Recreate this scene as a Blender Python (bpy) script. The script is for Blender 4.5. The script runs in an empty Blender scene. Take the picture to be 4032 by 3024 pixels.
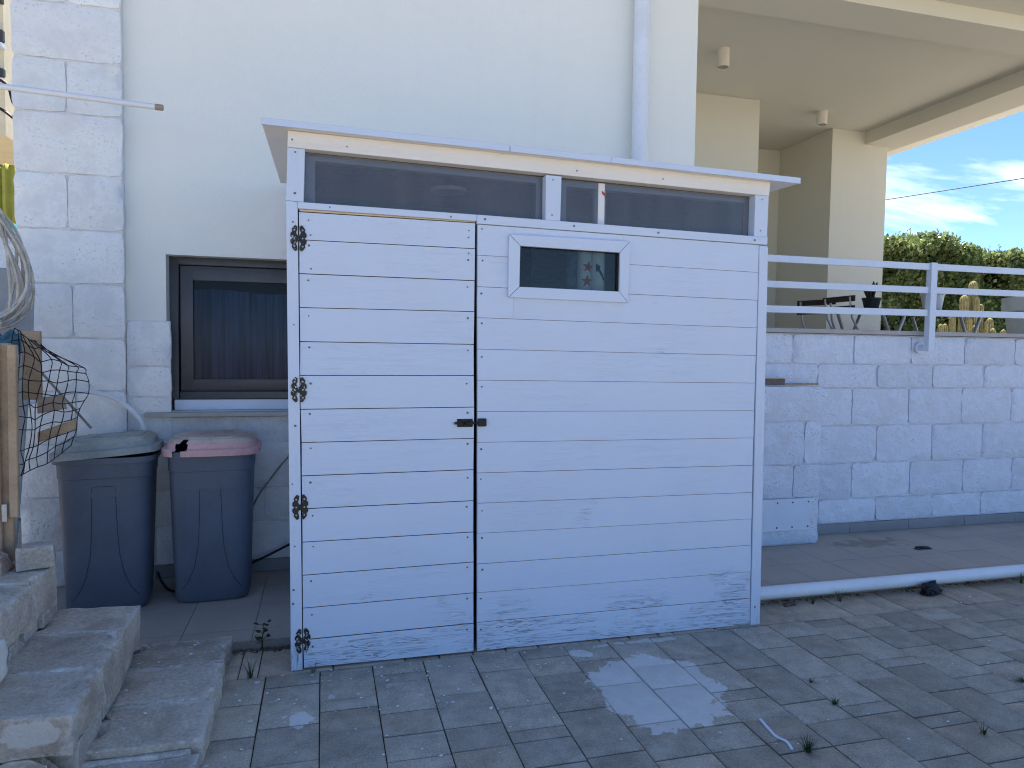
import bpy, bmesh, math, random
from mathutils import Vector, Matrix, noise
R = math.radians
S = bpy.context.scene
COL = S.collection
random.seed(7)

# ------------------------------------------------------------------ camera
CAM = Vector((0.14496, -3.11311, 1.40621))
cd = bpy.data.cameras.new('camera'); co = bpy.data.objects.new('camera', cd); COL.objects.link(co)
rx = Vector((0.965664, -0.259458, 0.013188)); ux = Vector((-0.0000216, 0.050682, 0.998715)); fx = Vector((0.259793, 0.964424, -0.048936))
m = Matrix((rx, ux, -fx)).transposed().to_4x4(); m.translation = CAM
co.matrix_world = m
cd.sensor_fit = 'HORIZONTAL'; cd.sensor_width = 36.0; cd.lens = 1512.0/2212.0*36.0
cd.clip_start = 0.05; cd.clip_end = 2000
S.camera = co

# ------------------------------------------------------------------ sky and sun
SUN_EL, SUN_AZ = 66.0, 12.0
w = bpy.data.worlds.new('World'); S.world = w; w.use_nodes = True
nt = w.node_tree; N = nt.nodes; L = nt.links
bg = N['Background']; bg.inputs[1].default_value = 0.09
sk = N.new('ShaderNodeTexSky'); sk.sky_type = 'NISHITA'; sk.sun_disc = False
sk.sun_elevation = R(SUN_EL); sk.sun_rotation = R(SUN_AZ); sk.air_density = 0.7; sk.dust_density = 0.0; sk.ozone_density = 8.0; sk.altitude = 0
tc = N.new('ShaderNodeTexCoord'); sp = N.new('ShaderNodeSeparateXYZ'); L.new(tc.outputs['Generated'], sp.inputs[0])
ad = N.new('ShaderNodeMath'); ad.operation = 'ADD'; ad.inputs[1].default_value = 0.22; L.new(sp.outputs[2], ad.inputs[0])
mx = N.new('ShaderNodeMath'); mx.operation = 'MAXIMUM'; mx.inputs[1].default_value = 0.05; L.new(ad.outputs[0], mx.inputs[0])
dv = N.new('ShaderNodeVectorMath'); dv.operation = 'DIVIDE'; L.new(tc.outputs['Generated'], dv.inputs[0])
cb = N.new('ShaderNodeCombineXYZ')
for i in (0, 1): L.new(mx.outputs[0], cb.inputs[i])
cb.inputs[2].default_value = 1.0
L.new(cb.outputs[0], dv.inputs[1])
mp = N.new('ShaderNodeMapping'); mp.inputs['Rotation'].default_value = (0, 0, R(40)); mp.inputs["Scale"].default_value = (0.75, 1.7, 2.2); mp.inputs["Location"].default_value = (0.35, 2.3, 0)
L.new(dv.outputs[0], mp.inputs[0])
cn = N.new('ShaderNodeTexNoise'); cn.inputs['Scale'].default_value = 1.25; cn.inputs['Detail'].default_value = 7; cn.inputs['Roughness'].default_value = 0.56; cn.inputs['Distortion'].default_value = 0.35
L.new(mp.outputs[0], cn.inputs['Vector'])
cr = N.new('ShaderNodeValToRGB'); cr.color_ramp.elements[0].position = 0.585; cr.color_ramp.elements[1].position = 0.76
L.new(cn.outputs[0], cr.inputs[0])
mc = N.new('ShaderNodeMixRGB'); L.new(cr.outputs[0], mc.inputs[0]); L.new(sk.outputs[0], mc.inputs[1]); mc.inputs[2].default_value = (7.5, 7.8, 8.2, 1)
L.new(mc.outputs[0], bg.inputs[0])
sd = bpy.data.lights.new('sun', 'SUN'); sd.energy = 5.0; sd.angle = R(0.53); sd.color = (1.0, 0.93, 0.83)
so = bpy.data.objects.new('sun', sd); COL.objects.link(so)
sv = Vector((math.sin(R(SUN_AZ))*math.cos(R(SUN_EL)), math.cos(R(SUN_AZ))*math.cos(R(SUN_EL)), math.sin(R(SUN_EL))))
so.rotation_euler = sv.to_track_quat('Z', 'Y').to_euler()
vs = S.view_settings; vs.view_transform = 'Standard'; vs.look = 'None'; vs.gamma = 1.0; vs.use_curve_mapping = False
vs.exposure = 1.56
S.cycles.filter_width = 1.1; S.cycles.max_bounces = 8; S.cycles.diffuse_bounces = 5; S.cycles.transparent_max_bounces = 8
S.cycles.caustics_reflective = False; S.cycles.caustics_refractive = False

# ------------------------------------------------------------------ material helpers
class NT:
    def __init__(self, name):
        self.m = bpy.data.materials.new(name); self.m.use_nodes = True
        self.t = self.m.node_tree; self.n = self.t.nodes; self.l = self.t.links
        self.b = self.n['Principled BSDF']; self.out = self.n['Material Output']
        self.g = self.n.new('ShaderNodeNewGeometry')
    def pos(self, scale=(1, 1, 1), loc=(0, 0, 0), rot=(0, 0, 0)):
        p = self.n.new('ShaderNodeMapping'); p.inputs['Scale'].default_value = scale; p.inputs['Location'].default_value = loc; p.inputs['Rotation'].default_value = rot
        self.l.new(self.g.outputs['Position'], p.inputs[0]); return p.outputs[0]
    def noise(self, vec, scale, detail=4, rough=0.55, dist=0.0):
        x = self.n.new('ShaderNodeTexNoise'); x.inputs['Scale'].default_value = scale; x.inputs['Detail'].default_value = detail
        x.inputs['Roughness'].default_value = rough; x.inputs['Distortion'].default_value = dist
        self.l.new(vec, x.inputs['Vector']); return x.outputs[0]
    def voro(self, vec, scale, out='Distance', feat='F1'):
        x = self.n.new('ShaderNodeTexVoronoi'); x.inputs['Scale'].default_value = scale; x.feature = feat
        self.l.new(vec, x.inputs['Vector']); return x.outputs[out]
    def math(self, op, a, b=None, c=None, clamp=False):
        x = self.n.new('ShaderNodeMath'); x.operation = op; x.use_clamp = clamp
        for i, v in enumerate((a, b, c)):
            if v is None: continue
            if isinstance(v, (int, float)): x.inputs[i].default_value = v
            else: self.l.new(v, x.inputs[i])
        return x.outputs[0]
    def ramp(self, v, a, b, lo=0.0, hi=1.0):
        x = self.n.new('ShaderNodeMapRange'); x.inputs[1].default_value = a; x.inputs[2].default_value = b
        x.inputs[3].default_value = lo; x.inputs[4].default_value = hi; self.l.new(v, x.inputs[0]); return x.outputs[0]
    def mix(self, f, a, b, mode='MIX'):
        x = self.n.new('ShaderNodeMixRGB'); x.blend_type = mode
        for i, v in enumerate((f, a, b)):
            if isinstance(v, (int, float)): x.inputs[i].default_value = v
            elif isinstance(v, tuple): x.inputs[i].default_value = (*v, 1) if len(v) == 3 else v
            else: self.l.new(v, x.inputs[i])
        return x.outputs[0]
    def xyz(self):
        x = self.n.new('ShaderNodeSeparateXYZ'); self.l.new(self.g.outputs['Position'], x.inputs[0]); return x.outputs
    def rnd(self):
        x = self.n.new('ShaderNodeObjectInfo'); return x.outputs['Random']
    def bump(self, h, dist, strength=1.0, prev=None):
        x = self.n.new('ShaderNodeBump'); x.inputs['Distance'].default_value = dist; x.inputs['Strength'].default_value = strength
        self.l.new(h, x.inputs['Height'])
        if prev is not None: self.l.new(prev, x.inputs['Normal'])
        return x.outputs[0]
    def fin(self, col, rough=0.7, normal=None, spec=0.3, metal=0.0):
        for k, v in (('Base Color', col), ('Roughness', rough), ('Specular IOR Level', spec), ('Metallic', metal)):
            i = self.b.inputs[k]
            if isinstance(v, tuple): i.default_value = (*v, 1)
            elif isinstance(v, (int, float)): i.default_value = v
            else: self.l.new(v, i)
        if normal is not None: self.l.new(normal, self.b.inputs['Normal'])
        return self.m

def pm(name, col, rough=0.7, var=0.12, vs=4.0, bs=80.0, bd=0.0015, spec=0.3, metal=0.0, orand=0.0):
    """plain surface: colour clouded by two noises, a fine bump, optional spread from object to object"""
    t = NT(name); p = t.pos()
    n1 = t.noise(p, vs, 5, 0.6); n2 = t.noise(p, vs*9, 3, 0.6)
    f = t.math('ADD', t.ramp(n1, 0.3, 0.7, -var, var), t.ramp(n2, 0.3, 0.7, -var*0.5, var*0.5))
    if orand: f = t.math('ADD', f, t.ramp(t.rnd(), 0, 1, -orand, orand))
    f = t.math('ADD', f, 1.0)
    c = t.mix(1.0, col, f, 'MULTIPLY')
    return t.fin(c, rough, t.bump(t.noise(p, bs, 4, 0.6), bd), spec, metal)

# white paint on the shed boards: brushed, chipped along the grain, worn most on the lowest boards
def shed_paint(name, wearbase, streak=(1.0, 1.0, 1.0), tint=(0.585, 0.675, 0.825)):
    t = NT(name); p = t.pos(); x, y, z = t.xyz()
    r = t.rnd()
    off = t.n.new('ShaderNodeCombineXYZ'); t.l.new(t.math('MULTIPLY', r, 31.0), off.inputs[0]); t.l.new(t.math('MULTIPLY', r, 17.0), off.inputs[2])
    va = t.n.new('ShaderNodeVectorMath'); va.operation = 'ADD'; t.l.new(p, va.inputs[0]); t.l.new(off.outputs[0], va.inputs[1]); pv = va.outputs[0]
    mpn = t.n.new('ShaderNodeMapping'); mpn.inputs['Scale'].default_value = streak; t.l.new(pv, mpn.inputs[0]); ps = mpn.outputs[0]
    grain = t.noise(ps, 1.0, 4, 0.55, 1.1)
    ctr = t.math('FRACT', t.math('MULTIPLY', grain, 8.0))
    line = t.ramp(t.math('ABSOLUTE', t.math('SUBTRACT', ctr, 0.5)), 0.03, 0.15, 1.0, 0.0)
    patch = t.noise(pv, 3.3, 4, 0.6)
    zlow = t.ramp(z, 0.02, 0.44, 0.15, -0.09)
    m0 = t.ramp(t.math('ADD', patch, t.math('ADD', zlow, wearbase)), 0.56, 0.72)
    fine = t.ramp(t.noise(ps, 4.0, 5, 0.7), 0.40, 0.58)
    chip = t.math('MULTIPLY', t.math('MULTIPLY', line, m0), fine, clamp=True)
    brush = t.ramp(t.noise(ps, 7.0, 4, 0.7), 0.3, 0.7, 0.0, 0.14)
    spots = t.math('MULTIPLY', t.ramp(t.voro(pv, 9.0), 0.035, 0.05, 1, 0), t.ramp(t.noise(pv, 2.1, 2), 0.62, 0.66))
    chip = t.math('MAXIMUM', chip, t.math('MULTIPLY', spots, 0.6))
    dirt = t.ramp(t.noise(pv, 2.0, 5, 0.65), 0.35, 0.8, 0.0, 0.10)
    c = t.mix(dirt, tint, (0.52, 0.50, 0.47))
    c = t.mix(brush, c, (0.42, 0.43, 0.45))
    c = t.mix(t.ramp(r, 0, 1, 0.0, 0.06), c, (0.7, 0.68, 0.62))
    c = t.mix(t.math('MULTIPLY', chip, 0.85), c, (0.13, 0.095, 0.075))
    h = t.math('SUBTRACT', t.math('MULTIPLY', t.noise(ps, 2.6, 5, 0.6), 0.35), t.math('MULTIPLY', chip, 0.8))
    h = t.math('ADD', h, t.math('MULTIPLY', t.math('MULTIPLY', line, t.ramp(t.noise(pv, 1.7, 3), 0.4, 0.6)), -0.12))
    return t.fin(c, 0.5, t.bump(h, 0.003, 0.9), 0.35)
SHED = shed_paint('shed_white_paint_horizontal', 0.0, (2.2, 1.0, 42.0))
SHEDV = shed_paint('shed_white_paint_upright', -0.03, (42.0, 1.0, 2.2))
HEADW = shed_paint('header_thin_whitewash', 0.04, (1.6, 1.0, 30.0), (0.80, 0.76, 0.70))
RAWEDGE = pm('raw_board_edge', (0.36, 0.22, 0.14), 0.8, 0.25, 12)
RAWTRIM = pm('raw_pine_trim', (0.62, 0.50, 0.36), 0.7, 0.15, 9)

def block_paint(name, tint, bd=0.014, bs=26.0):
    t = NT(name); p = t.pos()
    a = t.noise(p, bs, 5, 0.62, 0.25); b = t.noise(p, 9, 3, 0.5)
    pit = t.ramp(t.voro(t.pos((1, 1, 1.6)), 46.0), 0.05, 0.34, 0.0, 1.0)
    pm_ = t.ramp(t.noise(p, 7, 2), 0.40, 0.62)
    h = t.math('ADD', a, t.math('MULTIPLY', t.math('MULTIPLY', pit, pm_), 0.5))
    hole = t.math('MULTIPLY', t.ramp(t.voro(p, 17.0), 0.04, 0.07, 1, 0), t.ramp(t.noise(p, 3.0, 2), 0.55, 0.6))
    c = t.mix(t.ramp(b, 0.3, 0.75, 0, 0.14), tint, (0.58, 0.56, 0.53))
    c = t.mix(t.ramp(t.noise(p, 60, 3), 0.3, 0.7, 0, 0.12), c, (0.55, 0.54, 0.52))
    c = t.mix(t.math('MULTIPLY', hole, 0.75), c, (0.25, 0.22, 0.20))
    c = t.mix(t.ramp(t.math('MULTIPLY', pit, pm_), 0.0, 0.5, 0.15, 0.0), c, (0.42, 0.42, 0.42))
    c = t.mix(1.0, c, t.ramp(t.rnd(), 0, 1, 0.93, 1.04), 'MULTIPLY')
    return t.fin(c, 0.75, t.bump(h, bd, 0.9), 0.2)
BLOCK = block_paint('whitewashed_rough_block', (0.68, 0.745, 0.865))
JOINT = pm('grey_painted_joint', (0.60, 0.63, 0.68), 0.9, 0.15, 12, 60, 0.004)  # joint recess, coloured greyer than the block faces
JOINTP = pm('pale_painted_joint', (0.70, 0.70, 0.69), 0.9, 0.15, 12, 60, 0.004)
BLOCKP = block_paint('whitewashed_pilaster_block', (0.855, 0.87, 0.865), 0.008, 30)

def plaster(name, col):
    t = NT(name); p = t.pos()
    n1 = t.noise(p, 1.1, 5, 0.6); n2 = t.noise(p, 150, 3, 0.7); n3 = t.noise(p, 7, 4, 0.6)
    c = t.mix(t.ramp(n1, 0.35, 0.75, 0, 0.22), col, tuple(v*0.86 for v in col))
    c = t.mix(t.ramp(n2, 0.3, 0.7, 0.0, 0.14), c, tuple(v*0.7 for v in col))
    dot = t.math('MULTIPLY', t.ramp(t.voro(p, 3.2), 0.012, 0.016, 1, 0), 0.7)
    c = t.mix(dot, c, (0.3, 0.27, 0.22))
    m_ = t.n.new('ShaderNodeMapping'); m_.vector_type = 'TEXTURE'; m_.inputs['Location'].default_value = (-0.12, 1.34, 2.12); m_.inputs['Scale'].default_value = (0.10, 9.0, 0.16)
    t.l.new(t.g.outputs['Position'], m_.inputs[0]); ln = t.n.new('ShaderNodeVectorMath'); ln.operation = 'LENGTH'; t.l.new(m_.outputs[0], ln.inputs[0])
    pt = t.ramp(t.math('ADD', ln.outputs['Value'], t.ramp(n3, 0.3, 0.7, -0.4, 0.4)), 0.9, 1.0, 0.6, 0.0)
    c = t.mix(pt, c, (0.84, 0.83, 0.83))
    st = t.noise(t.pos((9, 9, 0.5)), 1.0, 4, 0.6)
    c = t.mix(t.ramp(st, 0.55, 0.8, 0, 0.10), c, tuple(v*0.75 for v in col))
    return t.fin(c, 0.85, t.bump(t.math('ADD', n2, t.math('MULTIPLY', n3, 0.7)), 0.0022, 0.8), 0.15)
PLASTER = plaster('cream_plaster', (0.83, 0.835, 0.775))
PORCH = plaster('porch_cream_plaster', (0.70, 0.68, 0.59))

def splash_mask(t):
    p = t.pos()
    # spilt white paint: one broad splash and a small one by the shed
    dn = t.noise(p, 7.0, 6, 0.62, 0.4); d2 = t.noise(t.pos((1, 1, 1), (5, 3, 0)), 24.0, 4, 0.6)
    def spl(cx, cy, rx_, ry_, rot, amp):
        m_ = t.n.new('ShaderNodeMapping'); m_.vector_type = 'TEXTURE'; m_.inputs['Location'].default_value = (cx, cy, 0); m_.inputs['Rotation'].default_value = (0, 0, rot); m_.inputs['Scale'].default_value = (rx_, ry_, 50)
        t.l.new(t.g.outputs['Position'], m_.inputs[0])
        ln = t.n.new('ShaderNodeVectorMath'); ln.operation = 'LENGTH'; t.l.new(m_.outputs[0], ln.inputs[0])
        d = t.math('ADD', ln.outputs['Value'], t.math('ADD', t.ramp(dn, 0.3, 0.7, -amp, amp), t.ramp(d2, 0.3, 0.7, -amp*0.3, amp*0.3)))
        return t.ramp(d, 0.98, 1.02, 1.0, 0.0)
    sm = t.math('MAXIMUM', spl(1.495, -0.515, 0.265, 0.31, R(-8), 0.21), spl(1.285, -0.125, 0.05, 0.045, 0.3, 0.6))
    sm = t.math('MAXIMUM', sm, spl(0.055, -0.42, 0.03, 0.075, -0.3, 0.9))
    sm = t.math('MAXIMUM', sm, spl(1.62, -0.06, 0.2, 0.018, 0.0, 0.9))
    return sm
def paver_mat():
    t = NT('concrete_paver'); p = t.pos(); x, y, z = t.xyz()
    r = t.rnd()
    fine = t.noise(p, 130, 4, 0.75); mid = t.noise(p, 11, 5, 0.62)
    g = t.math('ADD', t.ramp(mid, 0.3, 0.7, 0.78, 1.18), t.ramp(fine, 0.3, 0.7, -0.30, 0.30))
    g = t.math('MULTIPLY', g, t.ramp(r, 0, 1, 0.80, 1.14))
    # grey pavers, some browner, and a reddish run along the patio edge
    hue = t.math('FRACT', t.math('MULTIPLY', r, 7.31))
    redrow = t.math('MULTIPLY', t.ramp(y, -0.06, 0.02), t.ramp(x, 2.2, 2.9, 0.55, 0.8))
    redleft = t.math('MULTIPLY', t.ramp(x, 0.1, -0.02), t.ramp(y, -0.09, -0.05))
    rd = t.math('MAXIMUM', t.ramp(hue, 0.75, 0.98, 0, 0.42), t.math('MAXIMUM', redrow, redleft))
    c = t.mix(rd, (0.405, 0.355, 0.285), (0.47, 0.375, 0.275))
    c = t.mix(1.0, c, g, 'MULTIPLY')
    # bleached blotches
    bl = t.ramp(t.noise(p, 4.2, 5, 0.7, 0.8), 0.56, 0.74, 0, 0.5)
    c = t.mix(bl, c, (0.48, 0.45, 0.41))
    sm = splash_mask(t)
    sop = t.ramp(t.noise(p, 16, 5, 0.65), 0.25, 0.8, 0.97, 0.62)
    c = t.mix(t.math('MULTIPLY', sm, sop), c, (0.66, 0.64, 0.605))
    # drips
    vv = t.n.new('ShaderNodeTexVoronoi'); vv.inputs['Scale'].default_value = 17.0; t.l.new(t.pos((1, 1, 0.02)), vv.inputs['Vector'])
    sc = t.n.new('ShaderNodeSeparateColor'); t.l.new(vv.outputs['Color'], sc.inputs[0])
    rad = t.ramp(sc.outputs[0], 0.5, 1.0, 0.0, 0.27)
    near = t.math('MAXIMUM', t.math('MULTIPLY', t.ramp(x, 0.5, 1.9, 1.0, 0.35), t.ramp(y, -0.95, -0.1, 0.25, 1.0)), 0.25)
    drop = t.math('LESS_THAN', vv.outputs['Distance'], t.math('MULTIPLY', rad, near))
    c = t.mix(t.math('MULTIPLY', drop, t.ramp(sc.outputs[1], 0, 1, 0.25, 0.9)), c, (0.66, 0.66, 0.66))
    h = t.math('ADD', fine, t.math('MULTIPLY', mid, 0.6))
    return t.fin(c, 0.85, t.bump(h, 0.0022, 0.9), 0.2)
PAVER = paver_mat()
def sand_mat():
    t = NT('joint_sand'); p = t.pos()
    c = t.mix(t.ramp(t.noise(p, 40, 5, 0.7), 0.3, 0.7), (0.055, 0.05, 0.043), (0.10, 0.092, 0.078))
    c = t.mix(t.math('MULTIPLY', splash_mask(t), 0.85), c, (0.66, 0.64, 0.605))
    return t.fin(c, 0.95, t.bump(t.noise(p, 160, 4), 0.004), 0.15)
SAND = sand_mat()
def tile_mat():
    t = NT('beige_porcelain_tile'); p = t.pos()
    f = t.math('ADD', t.ramp(t.noise(p, 3.0, 5, 0.6), 0.3, 0.7, 0.9, 1.1), t.ramp(t.rnd(), 0, 1, -0.05, 0.05))
    c = t.mix(1.0, (0.41, 0.352, 0.29), f, 'MULTIPLY')
    m_ = t.n.new('ShaderNodeMapping'); m_.vector_type = 'TEXTURE'; m_.inputs['Location'].default_value = (3.98, 1.05, 0); m_.inputs['Scale'].default_value = (0.26, 0.10, 50)
    t.l.new(t.g.outputs['Position'], m_.inputs[0]); ln = t.n.new('ShaderNodeVectorMath'); ln.operation = 'LENGTH'; t.l.new(m_.outputs[0], ln.inputs[0])
    st_ = t.ramp(t.math('ADD', ln.outputs['Value'], t.ramp(t.noise(p, 9, 5, 0.6), 0.3, 0.7, -0.7, 0.7)), 0.7, 1.0, 0.55, 0.0)
    c = t.mix(st_, c, (0.20, 0.15, 0.10))
    dirt = t.ramp(t.noise(p, 1.7, 6, 0.7), 0.48, 0.8, 0.0, 0.35)
    c = t.mix(dirt, c, (0.22, 0.19, 0.155))
    return t.fin(c, 0.55, t.bump(t.noise(p, 220, 3), 0.0004), 0.4)
TILE = tile_mat()
GROUT = pm('tile_grout', (0.29, 0.25, 0.21), 0.9, 0.15, 12)
SKIRT = pm('grey_skirting_tile', (0.27, 0.27, 0.275), 0.5, 0.08, 5, 200, 0.0003, 0.4, 0, 0.05)
def stone_mat(name, col, col2):
    t = NT(name); p = t.pos()
    at = t.n.new('ShaderNodeAttribute'); at.attribute_name = 'edge'
    m_ = t.n.new('ShaderNodeMapping'); m_.vector_type = 'TEXTURE'; m_.inputs['Location'].default_value = (-0.70, -0.79, 0.243); m_.inputs['Scale'].default_value = (0.085, 0.10, 0.047)
    t.l.new(t.g.outputs['Position'], m_.inputs[0]); ln = t.n.new('ShaderNodeVectorMath'); ln.operation = 'LENGTH'; t.l.new(m_.outputs[0], ln.inputs[0])
    scar = t.ramp(t.math('ADD', ln.outputs['Value'], t.ramp(t.noise(p, 18, 4), 0.3, 0.7, -0.25, 0.25)), 0.9, 1.0, 0.75, 0.0)
    a = t.noise(p, 6, 6, 0.65, 0.4); b = t.noise(p, 75, 5, 0.7); e = t.noise(p, 2.3, 4, 0.6)
    c = t.mix(t.ramp(a, 0.32, 0.68), col, col2)
    c = t.mix(t.ramp(b, 0.35, 0.7, 0, 0.75), c, tuple(v*0.42 for v in col))
    blot = t.ramp(t.noise(p, 3.6, 6, 0.7, 0.5), 0.45, 0.65, 0.0, 0.6)
    c = t.mix(blot, c, (0.30, 0.225, 0.16))
    ew = t.math('MULTIPLY', t.ramp(at.outputs['Fac'], 0.15, 0.8), t.ramp(t.noise(p, 34, 5, 0.7), 0.40, 0.62))
    c = t.mix(t.math('MAXIMUM', t.math('MULTIPLY', ew, 0.8), scar), c, (0.74, 0.70, 0.64))
    chip = t.math('MULTIPLY', t.ramp(t.noise(p, 11, 4, 0.6, 0.6), 0.60, 0.64), t.ramp(e, 0.45, 0.55))
    c = t.mix(t.math('MULTIPLY', chip, 0.6), c, (0.66, 0.62, 0.56))
    dust = t.math('LESS_THAN', t.voro(p, 26.0), t.ramp(t.noise(p, 5, 2), 0.5, 0.8, 0.0, 0.11))
    c = t.mix(t.math('MULTIPLY', dust, 0.7), c, (0.80, 0.79, 0.76))
    c = t.mix(1.0, c, t.ramp(t.rnd(), 0, 1, 0.85, 1.12), 'MULTIPLY')
    return t.fin(c, 0.92, t.bump(t.math('ADD', b, t.math('MULTIPLY', a, 1.2)), 0.011, 1.0), 0.15)
STONE = stone_mat('weathered_tufa_stone', (0.80, 0.70, 0.575), (0.64, 0.53, 0.425))
STONE2 = stone_mat('pale_limestone', (0.72, 0.65, 0.56), (0.58, 0.51, 0.43))
STONER = stone_mat('reddish_stone', (0.52, 0.36, 0.26), (0.40, 0.30, 0.22))
MORT = pm('pale_crumbling_mortar', (0.56, 0.52, 0.46), 0.95, 0.4, 20, 70, 0.008)
BIN = pm('slate_blue_plastic', (0.092, 0.115, 0.158), 0.5, 0.10, 5, 240, 0.0005, 0.4)
BINLINE = pm('bin_groove_plastic', (0.035, 0.043, 0.06), 0.6, 0.05, 5)
LIDG = pm('grey_green_plastic', (0.25, 0.285, 0.285), 0.6, 0.22, 6, 120, 0.0006, 0.35)
LIDPT = pm('sun_bleached_lid_top', (0.50, 0.40, 0.33), 0.7, 0.22, 9, 120, 0.0006, 0.3)
LIDGT = pm('bleached_green_lid_top', (0.33, 0.335, 0.29), 0.7, 0.24, 9, 120, 0.0006, 0.3)
LIDP = pm('faded_pink_plastic', (0.55, 0.34, 0.335), 0.6, 0.16, 5, 120, 0.0006, 0.35)
WHITEM = pm('white_powder_coat', (0.62, 0.69, 0.80), 0.4, 0.04, 6, 200, 0.0002, 0.45)
PVC = pm('white_pvc_pipe', (0.72, 0.745, 0.775), 0.35, 0.06, 3, 200, 0.0002, 0.5)
MARBLE = pm('pale_stone_sill', (0.42, 0.40, 0.36), 0.6, 0.12, 8)
COPE = pm('grey_stone_coping', (0.40, 0.385, 0.38), 0.6, 0.10, 8)
ALU = pm('brown_grey_aluminium', (0.072, 0.074, 0.08), 0.45, 0.15, 6, 200, 0.0002, 0.5)
ALUD = pm('dark_window_gasket', (0.02, 0.02, 0.02), 0.6, 0.1)
BLACKM = pm('black_plastic', (0.012, 0.012, 0.014), 0.5, 0.2)
def hinge_mat():
    t = NT('black_hinge_with_paint_smears'); p = t.pos()
    k = t.ramp(t.noise(p, 95, 4, 0.6), 0.57, 0.63)
    k = t.math('MULTIPLY', k, t.ramp(t.noise(t.pos((1, 1, 1), (0, 0, 4)), 6, 2), 0.40, 0.62))
    c = t.mix(k, (0.014, 0.013, 0.012), (0.68, 0.68, 0.68))
    return t.fin(c, 0.5, None, 0.4, 0.0)
HINGE = hinge_mat()
SCREW = pm('rusty_screw_head', (0.17, 0.155, 0.15), 0.6, 0.3, 90)
STEEL = pm('galvanised_steel', (0.42, 0.42, 0.42), 0.45, 0.12, 20, 100, 0.0003, 0.5, 0.6)
WOODG = pm('weathered_pine', (0.37, 0.27, 0.175), 0.75, 0.2, 7, 90, 0.001)
WOODD = pm('dark_grey_wood', (0.14, 0.12, 0.105), 0.85, 0.25, 14)
DARKSLAT = pm('dark_brown_slat', (0.030, 0.021, 0.017), 0.55, 0.2, 10)
CARD = pm('brown_board', (0.33, 0.26, 0.20), 0.85, 0.2, 8)
ROPE = pm('dark_net_cord', (0.016, 0.015, 0.018), 0.8, 0.1)
CABLEG = pm('grey_cable_sheath', (0.24, 0.235, 0.215), 0.55, 0.25, 14, 100, 0.0004)
COILM = pm('pale_grey_cable', (0.45, 0.43, 0.385), 0.5, 0.3, 14, 100, 0.0004)
BLUEF = pm('blue_fabric', (0.07, 0.16, 0.215), 0.8, 0.35, 18, 60, 0.004)
GREYP = pm('grey_blue_panel', (0.36, 0.40, 0.43), 0.55, 0.08)
TURQ = pm('turquoise_plastic', (0.10, 0.45, 0.43), 0.5, 0.15)
YELL = pm('yellow_green_cloth', (0.46, 0.45, 0.10), 0.9, 0.15, 10, 200, 0.002)
WHITEP = pm('white_soft_plastic', (0.70, 0.68, 0.60), 0.5, 0.1, 6)
NBR = pm('cream_neighbour_wall', (0.70, 0.62, 0.45), 0.85, 0.08)
NBD = pm('dark_balcony_band', (0.06, 0.06, 0.065), 0.7, 0.15)
GROUND = pm('pale_ground', (0.33, 0.30, 0.25), 0.95, 0.2, 0.5, 40, 0.01)
GARDEN = pm('dry_garden_soil', (0.29, 0.25, 0.195), 0.95, 0.25, 1.2, 30, 0.01)
TERR = pm('terrace_floor_tile', (0.40, 0.37, 0.33), 0.6, 0.1, 4)
POTW = pm('white_plant_pot', (0.66, 0.67, 0.66), 0.5, 0.08)
POTG = pm('pale_grey_green_pot', (0.64, 0.68, 0.66), 0.55, 0.10)
POTB = pm('black_plant_pot', (0.02, 0.021, 0.025), 0.5, 0.1)
SOIL = pm('potting_soil', (0.05, 0.04, 0.03), 0.95, 0.3, 20)
DIRT = pm('dry_dirt', (0.12, 0.095, 0.07), 0.95, 0.35, 30)
SUCC = pm('dark_succulent', (0.030, 0.035, 0.022), 0.6, 0.3, 20)
def cactus_mat():
    t = NT('yellow_spined_cactus'); p = t.pos()
    c = t.mix(t.ramp(t.noise(t.pos((1, 1, 0.6)), 45, 4, 0.7), 0.35, 0.65), (0.17, 0.18, 0.085), (0.44, 0.37, 0.19))
    return t.fin(c, 0.8, t.bump(t.noise(p, 90, 3), 0.008), 0.2)
CACT = cactus_mat()
def leaf_mat(name, a, b, tr=0.35):
    t = NT(name); c = t.mix(t.ramp(t.noise(t.pos(), 2.3, 3), 0.3, 0.7), a, b)
    t.fin(c, 0.35, None, 0.5)
    tl = t.n.new('ShaderNodeBsdfTranslucent'); t.l.new(c, tl.inputs[0])
    mxs = t.n.new('ShaderNodeMixShader'); mxs.inputs[0].default_value = tr
    t.l.new(t.b.outputs[0], mxs.inputs[1]); t.l.new(tl.outputs[0], mxs.inputs[2]); t.l.new(mxs.outputs[0], t.out.inputs[0])
    return t.m
LEAF = leaf_mat('hedge_leaf', (0.095, 0.15, 0.045), (0.16, 0.21, 0.08))
LEAF2 = leaf_mat('hedge_young_leaf', (0.23, 0.31, 0.11), (0.31, 0.35, 0.15))
WEED = leaf_mat('weed_leaf', (0.040, 0.075, 0.022), (0.06, 0.09, 0.03))
DRYG = leaf_mat('dry_grass', (0.20, 0.17, 0.10), (0.14, 0.12, 0.07), 0.2)
TWIG = pm('twig', (0.07, 0.055, 0.04), 0.9, 0.2, 20)
def ply_mat():
    t = NT('plywood_grain'); p = t.pos((2.2, 2.2, 7.0))
    wv = t.math('SINE', t.math('MULTIPLY', t.noise(p, 1.0, 3, 0.5, 1.2), 95.0))
    c = t.mix(t.ramp(wv, 0.2, 1.0, 0, 0.55), (0.33, 0.26, 0.19), (0.20, 0.145, 0.10))
    return t.fin(c, 0.8, None, 0.2)
PLY = ply_mat()
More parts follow.
